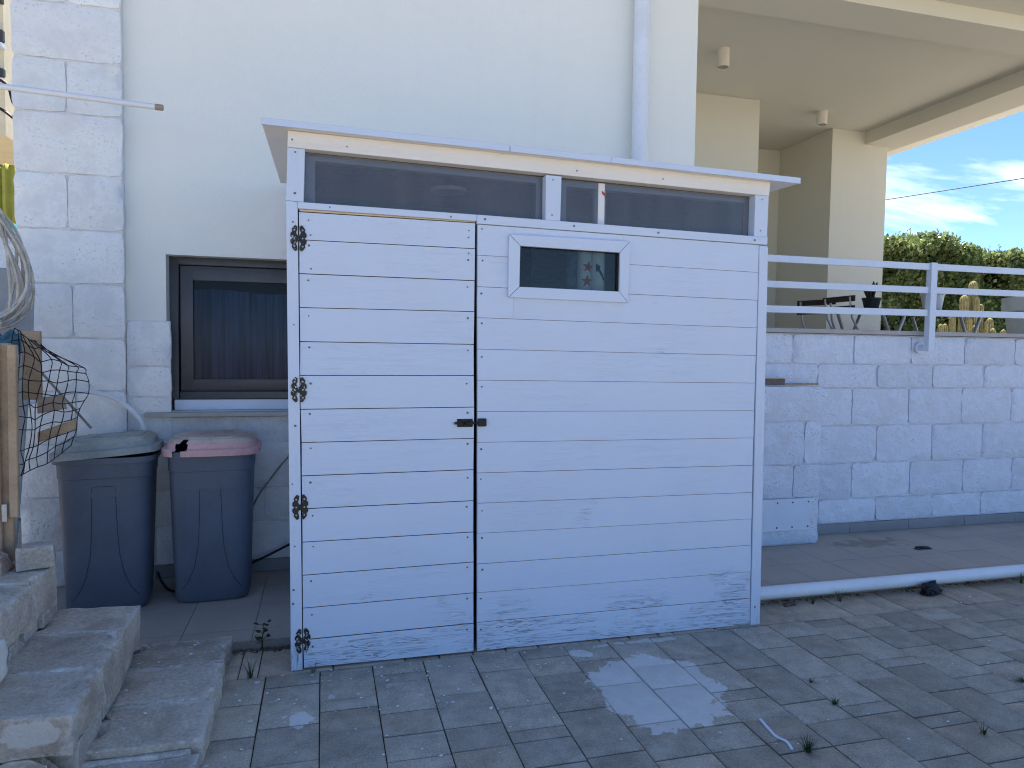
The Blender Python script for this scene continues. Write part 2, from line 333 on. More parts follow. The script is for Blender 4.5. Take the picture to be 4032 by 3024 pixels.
def glass_mat(name, tint, haze, hazecol, rough=0.02, ior=1.45):
    t = NT(name); t.n.remove(t.b)
    tr = t.n.new('ShaderNodeBsdfTransparent'); tr.inputs[0].default_value = (*tint, 1)
    gl = t.n.new('ShaderNodeBsdfGlossy'); gl.inputs['Roughness'].default_value = rough; gl.inputs[0].default_value = (1, 1, 1, 1)
    fr = t.n.new('ShaderNodeFresnel'); fr.inputs[0].default_value = ior
    m1 = t.n.new('ShaderNodeMixShader'); t.l.new(fr.outputs[0], m1.inputs[0]); t.l.new(tr.outputs[0], m1.inputs[1]); t.l.new(gl.outputs[0], m1.inputs[2])
    df = t.n.new('ShaderNodeBsdfDiffuse'); df.inputs[0].default_value = (*hazecol, 1)
    hz = t.ramp(t.noise(t.pos((3.0, 3, 0.6)), 2.6, 5, 0.65), 0.3, 0.7, haze*0.7, haze*1.3)
    m2 = t.n.new('ShaderNodeMixShader'); t.l.new(hz, m2.inputs[0])
    t.l.new(m1.outputs[0], m2.inputs[1]); t.l.new(df.outputs[0], m2.inputs[2]); t.l.new(m2.outputs[0], t.out.inputs[0])
    return t.m
PLEXI = glass_mat('hazy_plastic_pane', (0.74, 0.76, 0.78), 0.13, (0.42, 0.42, 0.43), 0.08)
GLASS = glass_mat('window_glass', (0.66, 0.74, 0.76), 0.012, (0.4, 0.42, 0.45), 0.03, 1.32)
HGLASS = glass_mat('dusty_house_glass', (0.62, 0.68, 0.74), 0.02, (0.35, 0.38, 0.42), 0.06, 1.18)
def curtain_mat():  # vertical streaks paint the light and dark of folds into the colour
    t = NT('grey_blue_curtain'); c = t.mix(t.ramp(t.noise(t.pos((16, 16, 0.5)), 1.6, 5, 0.65), 0.38, 0.62), (0.20, 0.27, 0.43), (0.07, 0.10, 0.175))
    return t.fin(c, 0.9, None, 0.1)
CURT = curtain_mat()
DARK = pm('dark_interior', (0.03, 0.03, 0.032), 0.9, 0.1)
PAPERW = pm('white_wrapping_paper', (0.72, 0.72, 0.72), 0.6, 0.05)
PAPERD = pm('dark_patterned_paper', (0.10, 0.12, 0.14), 0.6, 0.5, 16)
STAR = pm('red_star_print', (0.45, 0.06, 0.05), 0.6, 0.1)
ARROW = pm('black_arrow_print', (0.012, 0.012, 0.012), 0.6, 0.1)
LAMPW = pm('white_lamp_shell', (0.75, 0.72, 0.65), 0.5, 0.05)
LAMPIN = pm('lamp_lens', (0.28, 0.27, 0.26), 0.3, 0.05)

# ------------------------------------------------------------------ geometry helpers
def link(o, parent=None):
    COL.objects.link(o)
    if parent is not None: o.parent = parent
    return o
def tag(o, label=None, cat=None, group=None, kind=None):
    for k, v in (('label', label), ('category', cat), ('group', group), ('kind', kind)):
        if v: o[k] = v
    return o
def thing(name, label, cat, loc=(0, 0, 0), group=None):
    o = bpy.data.objects.new(name, None); o.empty_display_size = 0.05; link(o); o.location = loc
    ORG[o.name] = Vector(loc)
    return tag(o, label, cat, group)
ORG = {}
def org(o):
    v = Vector((0, 0, 0))
    while o is not None:
        v += o.location; o = o.parent
    return v
def mk(name, bm, mat, parent=None, bevel=0.0, sharp=0.6, mats=None, segs=1):
    """world-space bmesh -> mesh object; its origin is moved to its own base so that it can be handled as a thing"""
    if bevel:
        bmesh.ops.remove_doubles(bm, verts=bm.verts, dist=1e-5)
        es = [e for e in bm.edges if len(e.link_faces) == 2 and e.calc_face_angle(0) > 0.5]
        if es: bmesh.ops.bevel(bm, geom=es, offset=bevel, segments=segs, affect='EDGES', profile=0.6, clamp_overlap=True)
    bmesh.ops.recalc_face_normals(bm, faces=bm.faces)
    for f in bm.faces: f.smooth = True
    for e in bm.edges:
        if len(e.link_faces) != 2 or e.calc_face_angle(0) > sharp: e.smooth = False
    xs = [v.co for v in bm.verts]
    lo = Vector([min(c[i] for c in xs) for i in range(3)]); hi = Vector([max(c[i] for c in xs) for i in range(3)])
    o0 = Vector(((lo.x+hi.x)/2, (lo.y+hi.y)/2, lo.z))
    for v in bm.verts: v.co -= o0
    me = bpy.data.meshes.new(name); bm.to_mesh(me); bm.free()
    for mm in (mats or [mat]): me.materials.append(mm)
    o = bpy.data.objects.new(name, me); link(o, parent)
    o.location = o0 - (org(parent) if parent is not None else Vector((0, 0, 0)))
    return o
def dup(o, loc=None, parent=None, rot=None):
    c = o.copy(); link(c)
    c.parent = parent if parent is not None else o.parent
    if loc is not None: c.location = Vector(loc) - (org(c.parent) if c.parent is not None else Vector((0, 0, 0)))
    if rot is not None: c.rotation_euler = rot
    return c
def box(bm, x0, x1, y0, y1, z0, z1):
    v = [bm.verts.new(p) for p in ((x0, y0, z0), (x1, y0, z0), (x1, y1, z0), (x0, y1, z0), (x0, y0, z1), (x1, y0, z1), (x1, y1, z1), (x0, y1, z1))]
    for f in ((0, 3, 2, 1), (4, 5, 6, 7), (0, 1, 5, 4), (1, 2, 6, 5), (2, 3, 7, 6), (3, 0, 4, 7)): bm.faces.new([v[i] for i in f])
    return v
def BX(*a):
    bm = bmesh.new(); box(bm, *a); return bm
def prism(bm, poly, y0, y1):
    """poly in (x, z), extruded from y0 to y1"""
    a = [bm.verts.new((x, y0, z)) for x, z in poly]; b = [bm.verts.new((x, y1, z)) for x, z in poly]
    n = len(poly); bm.faces.new(a); bm.faces.new(b[::-1])
    for i in range(n): bm.faces.new((a[i], b[i], b[(i+1) % n], a[(i+1) % n]))
def PR(poly, y0, y1):
    bm = bmesh.new(); prism(bm, poly, y0, y1); return bm
def tube(bm, pts, r, seg=8, cap=True):
    pts = [Vector(p) for p in pts]; rings = []
    up = Vector((0.13, 0.31, 0.94))
    for i, p in enumerate(pts):
        d = (pts[min(i+1, len(pts)-1)] - pts[max(i-1, 0)]).normalized()
        s = d.cross(up)
        if s.length < 1e-3: s = d.cross(Vector((1, 0, 0)))
        s.normalize(); t = s.cross(d); rr = r[i] if isinstance(r, (list, tuple)) else r
        rings.append([bm.verts.new(p + (s*math.cos(a) + t*math.sin(a))*rr) for a in (2*math.pi*k/seg for k in range(seg))])
    for a, b in zip(rings, rings[1:]):
        for k in range(seg): bm.faces.new((a[k], a[(k+1) % seg], b[(k+1) % seg], b[k]))
    if cap: bm.faces.new(rings[0][::-1]); bm.faces.new(rings[-1])
def TB(pts, r, seg=8):
    bm = bmesh.new(); tube(bm, pts, r, seg); return bm
def catmull(pts, n=8):
    P = [Vector(p) for p in pts]; P = [2*P[0]-P[1]] + P + [2*P[-1]-P[-2]]; out = []
    for i in range(1, len(P)-2):
        a, b, c, d = P[i-1:i+3]
        for k in range(n):
            t = k/n; out.append(0.5*((2*b) + (c-a)*t + (2*a-5*b+4*c-d)*t*t + (3*b-a-3*c+d)*t**3))
    out.append(P[-2]); return out
def lathe(bm, prof, c, seg=24, cap=(True, True)):
    rings = [[bm.verts.new((c[0]+r*math.cos(2*math.pi*k/seg), c[1]+r*math.sin(2*math.pi*k/seg), c[2]+z)) for k in range(seg)] for r, z in prof]
    for a, b in zip(rings, rings[1:]):
        for k in range(seg): bm.faces.new((a[k], a[(k+1) % seg], b[(k+1) % seg], b[k]))
    if cap[0]: bm.faces.new(rings[0][::-1])
    if cap[1]: bm.faces.new(rings[-1])
def rock(x0, x1, y0, y1, z0, z1, amp=0.012, cuts=5, seed=0, freq=6.0, chips=0):
    bm = bmesh.new(); box(bm, x0, x1, y0, y1, z0, z1)
    bmesh.ops.subdivide_edges(bm, edges=bm.edges[:], cuts=cuts, use_grid_fill=True)
    c = Vector(((x0+x1)/2, (y0+y1)/2, (z0+z1)/2)); h = Vector(((x1-x0)/2, (y1-y0)/2, (z1-z0)/2))
    sd_ = Vector((seed*3.7, seed*1.9, seed*5.3)); rnd = random.Random(seed)
    cps = [(Vector((c.x+h.x*rnd.choice((-1, 1)), c.y+h.y*rnd.uniform(-1, 1), c.z+h.z*rnd.choice((-1, 1, 1)))), rnd.uniform(0.03, 0.07)) for _ in range(chips)]
    lay = bm.verts.layers.float.new('edge')
    for v in bm.verts:
        n = noise.noise_vector(v.co*freq+sd_)*amp + noise.noise_vector(v.co*freq*3.1+sd_)*amp*0.4
        e = sum(1 for i in range(3) if abs(abs(v.co[i]-c[i])-h[i]) < 1e-5)
        pull = Vector((0, 0, 0))
        v[lay] = 1.0 if e >= 2 else 0.0
        if e >= 2: pull = (c-v.co).normalized()*amp*(0.25+0.9*abs(noise.noise(v.co*9+sd_)))
        for cp, rr in cps:
            d = (v.co-cp).length
            if d < rr: pull += (c-v.co).normalized()*(rr-d)*0.6
        v.co += n + pull
    return bm
def blockface(x0, x1, z0, z1, yf, seed, amp=0.005, gap=0.004, step=0.05, depth=0.012):
    """a hewn block seen from the front: uneven outline, pillowed and rough face, edges turned back into the joint"""
    bm = bmesh.new(); nx = max(4, int((x1-x0)/step)); nz = max(4, int((z1-z0)/step)); sd_ = Vector((seed*2.3, seed*1.1, seed*4.7)); g = []
    for j in range(nz+1):
        row = []
        for i in range(nx+1):
            u = i/nx; v = j/nz
            x = x0+gap+(x1-x0-2*gap)*u; z = z0+gap*1.5+(z1-z0-3*gap)*v
            edge = min(u*(x1-x0), (1-u)*(x1-x0), v*(z1-z0), (1-v)*(z1-z0))
            jit = noise.noise_vector(Vector((x*11, 0, z*11))+sd_)
            x += jit.x*0.005*(1 if edge < 0.01 else 0.5); z += jit.z*0.005*(1 if edge < 0.01 else 0.5)
            if edge < 0.001:   # round the corners
                cx = min(u, 1-u)*(x1-x0); cz = min(v, 1-v)*(z1-z0)
                if cx < 0.001 and cz < 0.001:
                    x += 0.007*(1 if u < 0.5 else -1); z += 0.007*(1 if v < 0.5 else -1)
            h = noise.noise(Vector((x*13, 5, z*13))+sd_)*amp + noise.noise(Vector((x*30, 9, z*30))+sd_)*amp*0.5
            h += 0.006*min(1.0, edge/0.05)
            row.append(bm.verts.new((x, yf-h, z)))
        g.append(row)
    for j in range(nz):
        for i in range(nx): bm.faces.new((g[j][i], g[j][i+1], g[j+1][i+1], g[j+1][i]))
    rim = g[0] + [g[j][nx] for j in range(1, nz+1)] + g[nz][-2::-1] + [g[j][0] for j in range(nz-1, 0, -1)]
    cx, cz = (x0+x1)/2, (z0+z1)/2
    bk = [bm.verts.new((v.co.x+(0.002 if v.co.x < cx else -0.002)*-1, yf+depth, v.co.z)) for v in rim]
    for i in range(len(rim)):
        k = (i+1) % len(rim); bm.faces.new((rim[i], bk[i], bk[k], rim[k]))
    return bm
def sup(a, b, n, k):
    c, s = math.cos(k), math.sin(k)
    return a*math.copysign(abs(c)**(2/n), c), b*math.copysign(abs(s)**(2/n), s)

# ------------------------------------------------------------------ ground, paving and patio
g = mk('ground', BX(-150, 150, -150, 0.30, -0.6, -0.045), GROUND); tag(g, 'pale bare ground beyond the paving', 'ground', kind='structure')
pav = tag(bpy.data.objects.new('paving', None), 'grey concrete paving laid in staggered columns before the shed', 'paving', kind='structure'); link(pav)
bed = mk('joint_bed', BX(-4.0, 9.0, -7.0, 0.2795, -0.044, -0.011), SAND, pav)
U = 0.0785; X0 = 0.13; CW = 0.2232; TOP = -0.020
JO = {-1: [-0.13, -0.454, -0.696], 0: [-0.058, -0.296, -0.377, -0.537], 1: [-0.125, -0.206, -0.451, -0.613], 2: [-0.364, -0.611, -0.768],
 3: [-0.203, -0.521, -0.688, -0.764], 4: [-0.12, -0.284, -0.364, -0.6, -0.912], 5: [-0.195, -0.436, -0.755, -0.982], 6: [-0.317, -0.514, -0.825],
 7: [-0.275, -0.355, -0.595, -0.677, -0.825, -0.977, -1.05], 8: [-0.193, -0.436, -0.516, -0.748, -0.899, -1.052], 9: [-0.111, -0.273, -0.587, -0.818, -0.898, -1.2],
 10: [-0.188, -0.42, -0.655, -0.96, -1.037, -1.271], 11: [-0.106, -0.262, -0.499, -0.577, -0.808], 12: [-0.182, -0.416, -0.724, -0.873, -0.954],
 13: [-0.097, -0.258, -0.493], 14: [-0.173, -0.407, -0.565], 15: [-0.091, -0.246, -0.328]}
rp = random.Random(3)
cells = []
for k in range(-14, 36):
    xa = X0+CW*k; xb = xa+CW
    ys = [TOP] + JO.get(k, [])
    if k not in JO: ys.append(TOP-rp.choice((0.078, 0.157, 0.236)))
    while ys[-1] > -5.5: ys.append(ys[-1]-rp.choice((0.0785, 0.157, 0.157, 0.236, 0.236, 0.314)))
    for a, b in zip(ys, ys[1:]): cells.append((xa, xb, b, a))
bx_ = [2.62, 2.92, 3.143, 3.283, 3.361, 3.665, 3.735, 3.958]
while bx_[-1] < 8: bx_.append(bx_[-1]+rp.choice((0.0785, 0.157, 0.236, 0.314, 0.22)))
lx_ = [2.62]
while lx_[-1] > -3.0: lx_.append(lx_[-1]-rp.choice((0.0785, 0.157, 0.236, 0.314)))
bx_ = lx_[::-1] + bx_[1:]
for a, b in zip(bx_, bx_[1:]):
    cells.append((a, b, TOP, 0.277))
def cellscore(c):
    x = (c[0]+c[1])/2; y = (c[2]+c[3])/2
    d = Vector((x, y, 0))-CAM; z_ = d.dot(fx)
    if z_ < 0.3: return -1
    px = d.dot(rx)/z_*1512; py = d.dot(ux)/z_*1512
    if abs(px) > 1200 or abs(py) > 960: return -1
    return (c[1]-c[0])*(c[3]-c[2])/z_**3*-d.z
def paver(bm, c, rr):
    a, b, y0, y1 = c; g_ = 0.0026
    g_ = rr.uniform(0.0016, 0.0034); x0, x1, y0, y1 = a+g_, b-g_, y0+g_, y1-g_; e = min(0.006, (y1-y0)*0.2)
    zt = rr.uniform(-0.0022, 0.0022); tx = rr.uniform(-0.006, 0.006); ty = rr.uniform(-0.008, 0.008)
    cx, cy = (x0+x1)/2, (y0+y1)/2; Z = lambda x, y: zt+(x-cx)*tx+(y-cy)*ty
    A = [bm.verts.new((x, y, -0.03)) for x, y in ((x0, y0), (x1, y0), (x1, y1), (x0, y1))]
    B = [bm.verts.new((x, y, Z(x, y)-0.004)) for x, y in ((x0, y0), (x1, y0), (x1, y1), (x0, y1))]
    C_ = [bm.verts.new((x, y, Z(x, y))) for x, y in ((x0+e, y0+e), (x1-e, y0+e), (x1-e, y1-e), (x0+e, y1-e))]
    for p, q in ((A, B), (B, C_)):
        for i in range(4): bm.faces.new((p[i], p[(i+1) % 4], q[(i+1) % 4], q[i]))
    bm.faces.new(C_)
cells.sort(key=cellscore, reverse=True)
rest = bmesh.new(); npv = 0
for c in cells:
    if npv < 295 and cellscore(c) > 0:
        bm = bmesh.new(); paver(bm, c, rp); mk('paver', bm, PAVER, pav, sharp=0.9); npv += 1
    else: paver(rest, c, rp)
r_ = mk('outer_pavers', rest, PAVER, pav, sharp=0.9); r_['kind'] = 'stuff'

slab = tag(bpy.data.objects.new('patio_slab', None), 'low tiled concrete slab along the foot of the house', 'patio', kind='structure'); link(slab)
SZ = 0.040
mk('slab_core', BX(-3.0, 12.0, 0.2802, 1.45, -0.3, SZ-0.006), GROUT, slab)
TW = 0.32
ty_ = [0.285, 0.42, 0.74, 1.06, 1.335]
for k in range(-14, 10):
    xa = 3.02+TW*k
    for a, b in zip(ty_, ty_[1:]):
        if 0.1 < xa < 1.9: continue
        bm = BX(xa+0.0015, xa+TW-0.0015, a+0.0015, b-0.0015, SZ-0.005, SZ+random.uniform(-0.0004, 0.0004))
        mk('tile', bm, TILE, slab)
gg = mk('garden_ground', BX(7.3, 150, 1.46, 150, -0.5, 1.02), GARDEN); tag(gg, 'dry pale garden soil beyond the terrace', 'ground', kind='structure')
gb = mk('back_yard_ground', BX(-150, -1.6, 1.46, 150, -0.5, -0.02), GARDEN); tag(gb, 'pale ground of the yard left of the house', 'ground', kind='structure')
tf = mk('terrace_floor', BX(2.66, 7.29, 1.46, 5.24, -0.3, 1.15), TERR); tag(tf, 'tiled floor of the raised covered terrace', 'floor', kind='structure')
tf2 = mk('terrace_apron', BX(7.292, 13.0, 1.46, 4.6, 1.022, 1.15), TERR); tag(tf2, 'open sunlit end of the raised terrace', 'floor', kind='structure')

# ------------------------------------------------------------------ house
W = 1.34
house = thing('house', 'cream plastered house with blocky pilaster and covered terrace behind the shed', 'house', (0.6, W, 0))
bm = bmesh.new()
WX0, WX1, WZ0, WZ1 = -0.736, 0.46, 1.02, 1.93
box(bm, -1.40, WX0, W, 1.66, 0.0, 8.6); box(bm, WX1, 2.64, W, 1.66, 0.0, 8.6)
box(bm, WX0, WX1, W, 1.66, WZ1, 8.6); box(bm, WX0, WX1, W, 1.66, 0.0, WZ0)
mk('facade', bm, PLASTER, house)
mk('house_core', BX(-1.40, 2.64, 2.1, 8.5, 0.0, 8.6), PLASTER, house)
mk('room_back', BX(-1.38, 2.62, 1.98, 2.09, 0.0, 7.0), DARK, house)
mk('side_wall', BX(-1.40, -1.2, 1.66, 2.1, 0.0, 8.6), PLASTER, house)
mk('corner_return', BX(2.50, 2.64, 1.66, 2.1, 0.0, 8.6), PORCH, house)
# porch: rear walls, pier, ceiling and beams
mk('porch_rear_wall', BX(2.642, 4.72, 3.675, 8.5, 1.0, 4.147), PORCH, house)
mk('porch_recess_wall', BX(4.722, 6.118, 5.25, 8.5, 1.0, 4.147), PORCH, house)
mk('porch_pier', BX(6.12, 6.93, 4.236, 8.5, 1.0, 4.147), PORCH, house)
mk('porch_ceiling', BX(2.642, 7.10, 1.702, 8.5, 4.149, 4.40), PORCH, house)
mk('front_beam', BX(2.642, 8.4, W, 1.70, 3.99, 4.40), PORCH, house)
mk('side_beam', BX(6.60, 7.098, 1.702, 4.234, 3.99, 4.147), PORCH, house)
mk('side_beam_over_pier', BX(6.932, 7.098, 4.236, 8.5, 3.99, 4.147), PORCH, house)
mk('upper_floor', BX(2.642, 8.4, W+0.002, 8.5, 4.402, 8.6), PLASTER, house)
mk('balcony_soffit', BX(2.642, 8.4, 0.45, W-0.001, 4.105, 4.40), PORCH, house)
# pilaster of painted blocks
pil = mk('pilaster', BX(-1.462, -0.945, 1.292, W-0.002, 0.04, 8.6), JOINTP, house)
pz = [0.845, 1.143, 1.439, 1.740, 2.035, 2.339, 2.664, 2.950, 3.251, 3.55, 3.85]
sc_ = 0
def pblock(x0, x1, z0, z1):
    global sc_
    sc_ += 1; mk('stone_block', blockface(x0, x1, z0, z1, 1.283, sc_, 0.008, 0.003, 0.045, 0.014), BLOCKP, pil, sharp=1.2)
pcs = [0.04, 0.25, 0.55] + pz
for i, (a, b) in enumerate(zip(pcs, pcs[1:])):
    if i % 2 == 0: pblock(-1.472, -0.938, a, b)
    else:
        xm = -1.208+random.uniform(-0.015, 0.015); pblock(-1.472, xm, a, b); pblock(xm, -0.938, a, b)
# dado of blocks under and beside the window
dado = bmesh.new()
box(dado, -0.943, -0.712, 1.325, W-0.002, 0.12, 1.545)
box(dado, -0.712, 2.60, 1.325, W-0.002, 0.12, 0.985)
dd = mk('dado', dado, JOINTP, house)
dz = [0.12, 0.352, 0.559, 0.831, 1.105, 1.284, 1.545]
for i, (a, b) in enumerate(zip(dz, dz[1:])):
    if b > 1.0:
        sc_ += 1; a2 = a
        mk('stone_block', blockface(-0.942, -0.708, a2, b, 1.318, sc_, 0.007, 0.003, 0.045, 0.014), BLOCKP, dd, sharp=1.2)
    else:
        xs = [-0.942, -0.62, -0.20, 0.3] if i % 2 else [-0.942, -0.80, -0.38, 0.05, 0.3]
        for p, q in zip(xs, xs[1:]):
            sc_ += 1; mk('stone_block', blockface(p, q, a, min(b, 0.985), 1.318, sc_, 0.007, 0.003, 0.045, 0.014), BLOCKP, dd, sharp=1.2)
sc_ += 1; mk('stone_block', blockface(-0.942, -0.846, 0.831, 1.0, 1.3185, sc_, 0.003, 0.0025, 0.05), BLOCKP, dd, sharp=1.2)
for k in range(6):
    mk('skirting_tile', BX(-0.95+0.32*k-0.32+0.0015, -0.95+0.32*k-0.0015, 1.326, W-0.003, SZ+0.001, 0.118), SKIRT, house, 0.0015)
# house window
win = mk('window_frame', (lambda b: (box(b, WX0, WX0+0.05, 1.43, 1.50, 1.085, WZ1), box(b, WX1-0.05, WX1, 1.43, 1.50, 1.085, WZ1), box(b, WX0+0.05, WX1-0.05, 1.43, 1.50, WZ1-0.045, WZ1), box(b, WX0+0.05, WX1-0.05, 1.43, 1.50, 1.085, 1.13), b)[-1])(bmesh.new()), ALU, house, 0.003)
sb = bmesh.new()
box(sb, WX0+0.055, WX0+0.125, 1.445, 1.485, 1.135, WZ1-0.05); box(sb, WX0+0.125, WX1-0.06, 1.445, 1.485, WZ1-0.135, WZ1-0.05); box(sb, WX0+0.125, WX1-0.06, 1.445, 1.485, 1.135, 1.205)
mk('sash', sb, ALU, win, 0.003)
mk('pane', BX(WX0+0.125, WX1-0.06, 1.462, 1.466, 1.205, WZ1-0.135), HGLASS, win)
mk('gasket', BX(WX0+0.01, WX1-0.01, 1.502, 1.51, 1.09, 1.128), ALUD, win)
bmc = bmesh.new(); gr_ = []
for i in range(81):
    x = WX0+0.05+1.1*i/80; yy = 1.58+0.012*math.sin(i*0.9)+0.006*math.sin(i*2.3)
    gr_.append((bmc.verts.new((x, yy, 1.1)), bmc.verts.new((x, yy, 1.745+0.01*math.sin(i*0.13)))))
for a, b in zip(gr_, gr_[1:]): bmc.faces.new((a[0], b[0], b[1], a[1]))
cu = mk('curtain', bmc, CURT, win, sharp=2)
mk('sill_upstand', BX(-0.709, WX1, 1.40, 1.428, 1.022, 1.083), WHITEM, house, 0.002)
mk('window_sill', BX(-0.845, 0.5, 1.265, 1.398, 0.992, 1.018), MARBLE, house, 0.003)

# ------------------------------------------------------------------ terrace wall, housing, railing
tw = thing('terrace_wall', 'white painted stone block wall with grey coping below the terrace railing', 'wall', (5.6, W, 0))
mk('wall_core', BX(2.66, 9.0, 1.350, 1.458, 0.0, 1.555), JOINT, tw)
rows = [(1.332, 1.552, [2.75, 3.483, 4.02, 4.548, 5.072, 5.588]), (1.150, 1.332, [2.75, 3.23, 3.707, 4.243, 4.767, 5.278]), (0.866, 1.150, [2.75, 3.50, 4.021, 4.547, 5.066, 5.573]),
        (0.577, 0.866, [2.75, 3.74, 4.260, 4.787, 5.292]), (0.305, 0.577, [2.75, 3.51, 4.042, 4.586, 5.107, 5.609]), (0.118, 0.305, [2.75, 3.75, 4.272, 4.816, 5.303])]
for a, b, xs in rows:
    xs = xs[:]
    while xs[-1] < 8.5: xs.append(xs[-1]+random.uniform(0.49, 0.54))
    for p, q in zip(xs, xs[1:]):
        if q < 3.0: continue
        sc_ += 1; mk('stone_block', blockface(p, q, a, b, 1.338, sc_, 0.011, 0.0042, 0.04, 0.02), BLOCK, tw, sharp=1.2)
mk('coping', BX(2.66, 9.0, 1.305, 1.50, 1.558, 1.590), COPE, tw, 0.003)
for x0, x1 in ((3.35, 3.66), (3.66, 4.03), (4.03, 4.58), (4.58, 5.13), (5.13, 5.65), (5.65, 6.2)):
    mk('skirting_tile', BX(x0+0.0015, x1-0.0015, 1.322, 1.344, SZ+0.001, 0.115), SKIRT, tw, 0.0015)

hs = thing('block_housing', 'low white block housing with a metal plate right of the shed', 'wall', (3.1, 1.13, 0))
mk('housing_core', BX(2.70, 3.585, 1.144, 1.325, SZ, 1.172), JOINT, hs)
for a, b, xs in ((0.928, 1.178, (2.70, 3.592)), (0.618, 0.928, (2.70, 3.45, 3.592)), (0.379, 0.618, (2.70, 3.367, 3.592)), (0.044, 0.379, (2.70, 3.592))):
    for p, q in zip(xs, xs[1:]):
        sc_ += 1; mk('stone_block', blockface(p, q, a, b, 1.132, sc_, 0.010, 0.004, 0.04, 0.018), BLOCK, hs, sharp=1.2)
pl = mk('cover_plate', BX(2.76, 3.505, 1.112, 1.116, 0.150, 0.378), WHITEM, hs, 0.001)
pr0 = None
for x in (3.23, 3.355, 3.485):
    for z in (0.175, 0.352):
        bm = bmesh.new(); lathe(bm, [(0.006, 0), (0.005, 0.003)], (0, 0, 0), 8)
        bmesh.ops.rotate(bm, verts=bm.verts, matrix=Matrix.Rotation(R(90), 3, 'X')); bmesh.ops.translate(bm, verts=bm.verts, vec=(x, 1.1115, z)); mk('screw', bm, BLACKM, pl)

rl = thing('railing', 'white metal railing with three flat rails on the terrace wall', 'railing', (4.6, 1.24, 1.43))
for a, b, dz_ in ((2.053, 2.102, 0.0), (1.872, 1.920, 0.008), (1.695, 1.745, 0.014)):
    for xa, xb in ((2.60, 4.588), (4.648, 7.4)):
        z0a = a+dz_*(xa-3.18)/2.35; z1a = z0a+dz_*(xb-xa)/2.35; h = b-a
        mk('rail', PR([(xa, z0a), (xb, z1a), (xb, z1a+h), (xa, z0a+h)], 1.232, 1.250), WHITEM, rl, 0.002)
for px in (4.590, 7.4):
    p_ = mk('post', BX(px, px+0.057, 1.215, 1.265, 1.437, 2.108), WHITEM, rl, 0.002)
    bm = bmesh.new(); lathe(bm, [(0.042, 0), (0.042, 0.012)], (0, 0, 0), 20); tube(bm, [(0, 0, 0), (0, 0, 0.08)], 0.022, 12)
    bmesh.ops.rotate(bm, verts=bm.verts, matrix=Matrix.Rotation(R(90), 3, 'X')); bmesh.ops.translate(bm, verts=bm.verts, vec=(px+0.02, 1.325, 1.462)); mk('bracket', bm, WHITEM, rl)

bm = bmesh.new(); tube(bm, [(2.183, 1.255, 1.6), (2.183, 1.255, 7.0)], 0.055, 24)
dp = thing('downpipe', 'white round downpipe running down the facade behind the shed roof', 'downpipe', (2.183, 1.255, 1.6))
mk('pipe', bm, PVC, dp)
for z in (2.44, 5.2):
    bm = bmesh.new(); lathe(bm, [(0.0555, -0.02), (0.059, -0.018), (0.059, 0.018), (0.0555, 0.02)], (2.183, 1.255, z), 24, (False, False)); box(bm, 2.17, 2.196, 1.312, W-0.001, z-0.015, z+0.015); mk('clamp', bm, PVC, dp)
bm = bmesh.new(); tube(bm, catmull([(2.40, 0.236, 0.066), (3.0, 0.238, 0.064), (3.8, 0.232, 0.067), (4.6, 0.240, 0.064), (5.6, 0.236, 0.066), (8.0, 0.24, 0.066)], 5), 0.036, 20)
gp = mk('floor_pipe', bm, PVC); tag(gp, 'long white plastic pipe lying along the edge of the tiled slab', 'pipe')

# two cylinder lamps under the porch ceiling
for (x, y, zb, rr, lab) in ((3.638, 2.658, 3.986, 0.058, 'cream cylinder lamp on the porch ceiling nearer the house corner'), (5.608, 3.792, 4.002, 0.058, 'cream cylinder lamp on the porch ceiling beside the far pier')):
    lt = thing('ceiling_lamp', lab, 'lamp', (x, y, zb), 'cylinder lamps on the porch ceiling')
    bm = bmesh.new(); lathe(bm, [(rr-0.008, 0.012), (rr-0.008, 0.0), (rr, 0.0), (rr, 4.1485-zb)], (x, y, zb), 28, (False, True)); mk('shell', bm, LAMPW, lt)
    bm = bmesh.new(); lathe(bm, [(rr-0.009, 0.008), (rr-0.009, 0.010)], (x, y, zb), 24); mk('lens', bm, LAMPIN, lt)

# ------------------------------------------------------------------ garden shed
shed = thing('garden_shed', 'white painted plank shed with door, strip windows and flat roof', 'shed', (1.15, 0.6, 0))
def board(name, poly, y0, y1, mat, parent, bev=0.0015):
    o = mk(name, PR(poly, y0, y1), mat, parent, bev); return o
def plank(poly, y0, y1, parent):
    bm = PR(poly, y0, y1)
    es = [e for e in bm.edges if e.calc_face_angle(0) > 0.5]; bmesh.ops.bevel(bm, geom=es, offset=0.0022, segments=1, affect='EDGES')
    bmesh.ops.recalc_face_normals(bm, faces=bm.faces)
    for f in bm.faces:
        if abs(f.normal.z) > 0.8: f.material_index = 1
    return mk('plank', bm, None, parent, 0.0, 0.4, [SHED, RAWEDGE])
scm = bmesh.new(); lathe(scm, [(0.0052, -0.0006), (0.0052, 0.0004), (0.0042, 0.0009), (0.0016, 0.0009), (0.0012, 0.0002)], (0, 0, 0), 10)
bmesh.ops.rotate(scm, verts=scm.verts, matrix=Matrix.Rotation(R(90), 3, 'X'))
scme = bpy.data.meshes.new('screw'); scm.to_mesh(scme); scm.free(); scme.materials.append(SCREW)
scme2 = scme.copy(); scme2.materials.clear(); scme2.materials.append(STEEL)
def screw(x, y, z, parent):
    o = bpy.data.objects.new('screw', scme); link(o, parent); o.location = Vector((x, y, z))-org(parent); o.rotation_euler = (0, random.uniform(0, 3), 0)
    s = random.uniform(0.6, 1.05); o.scale = (s, 1, s)
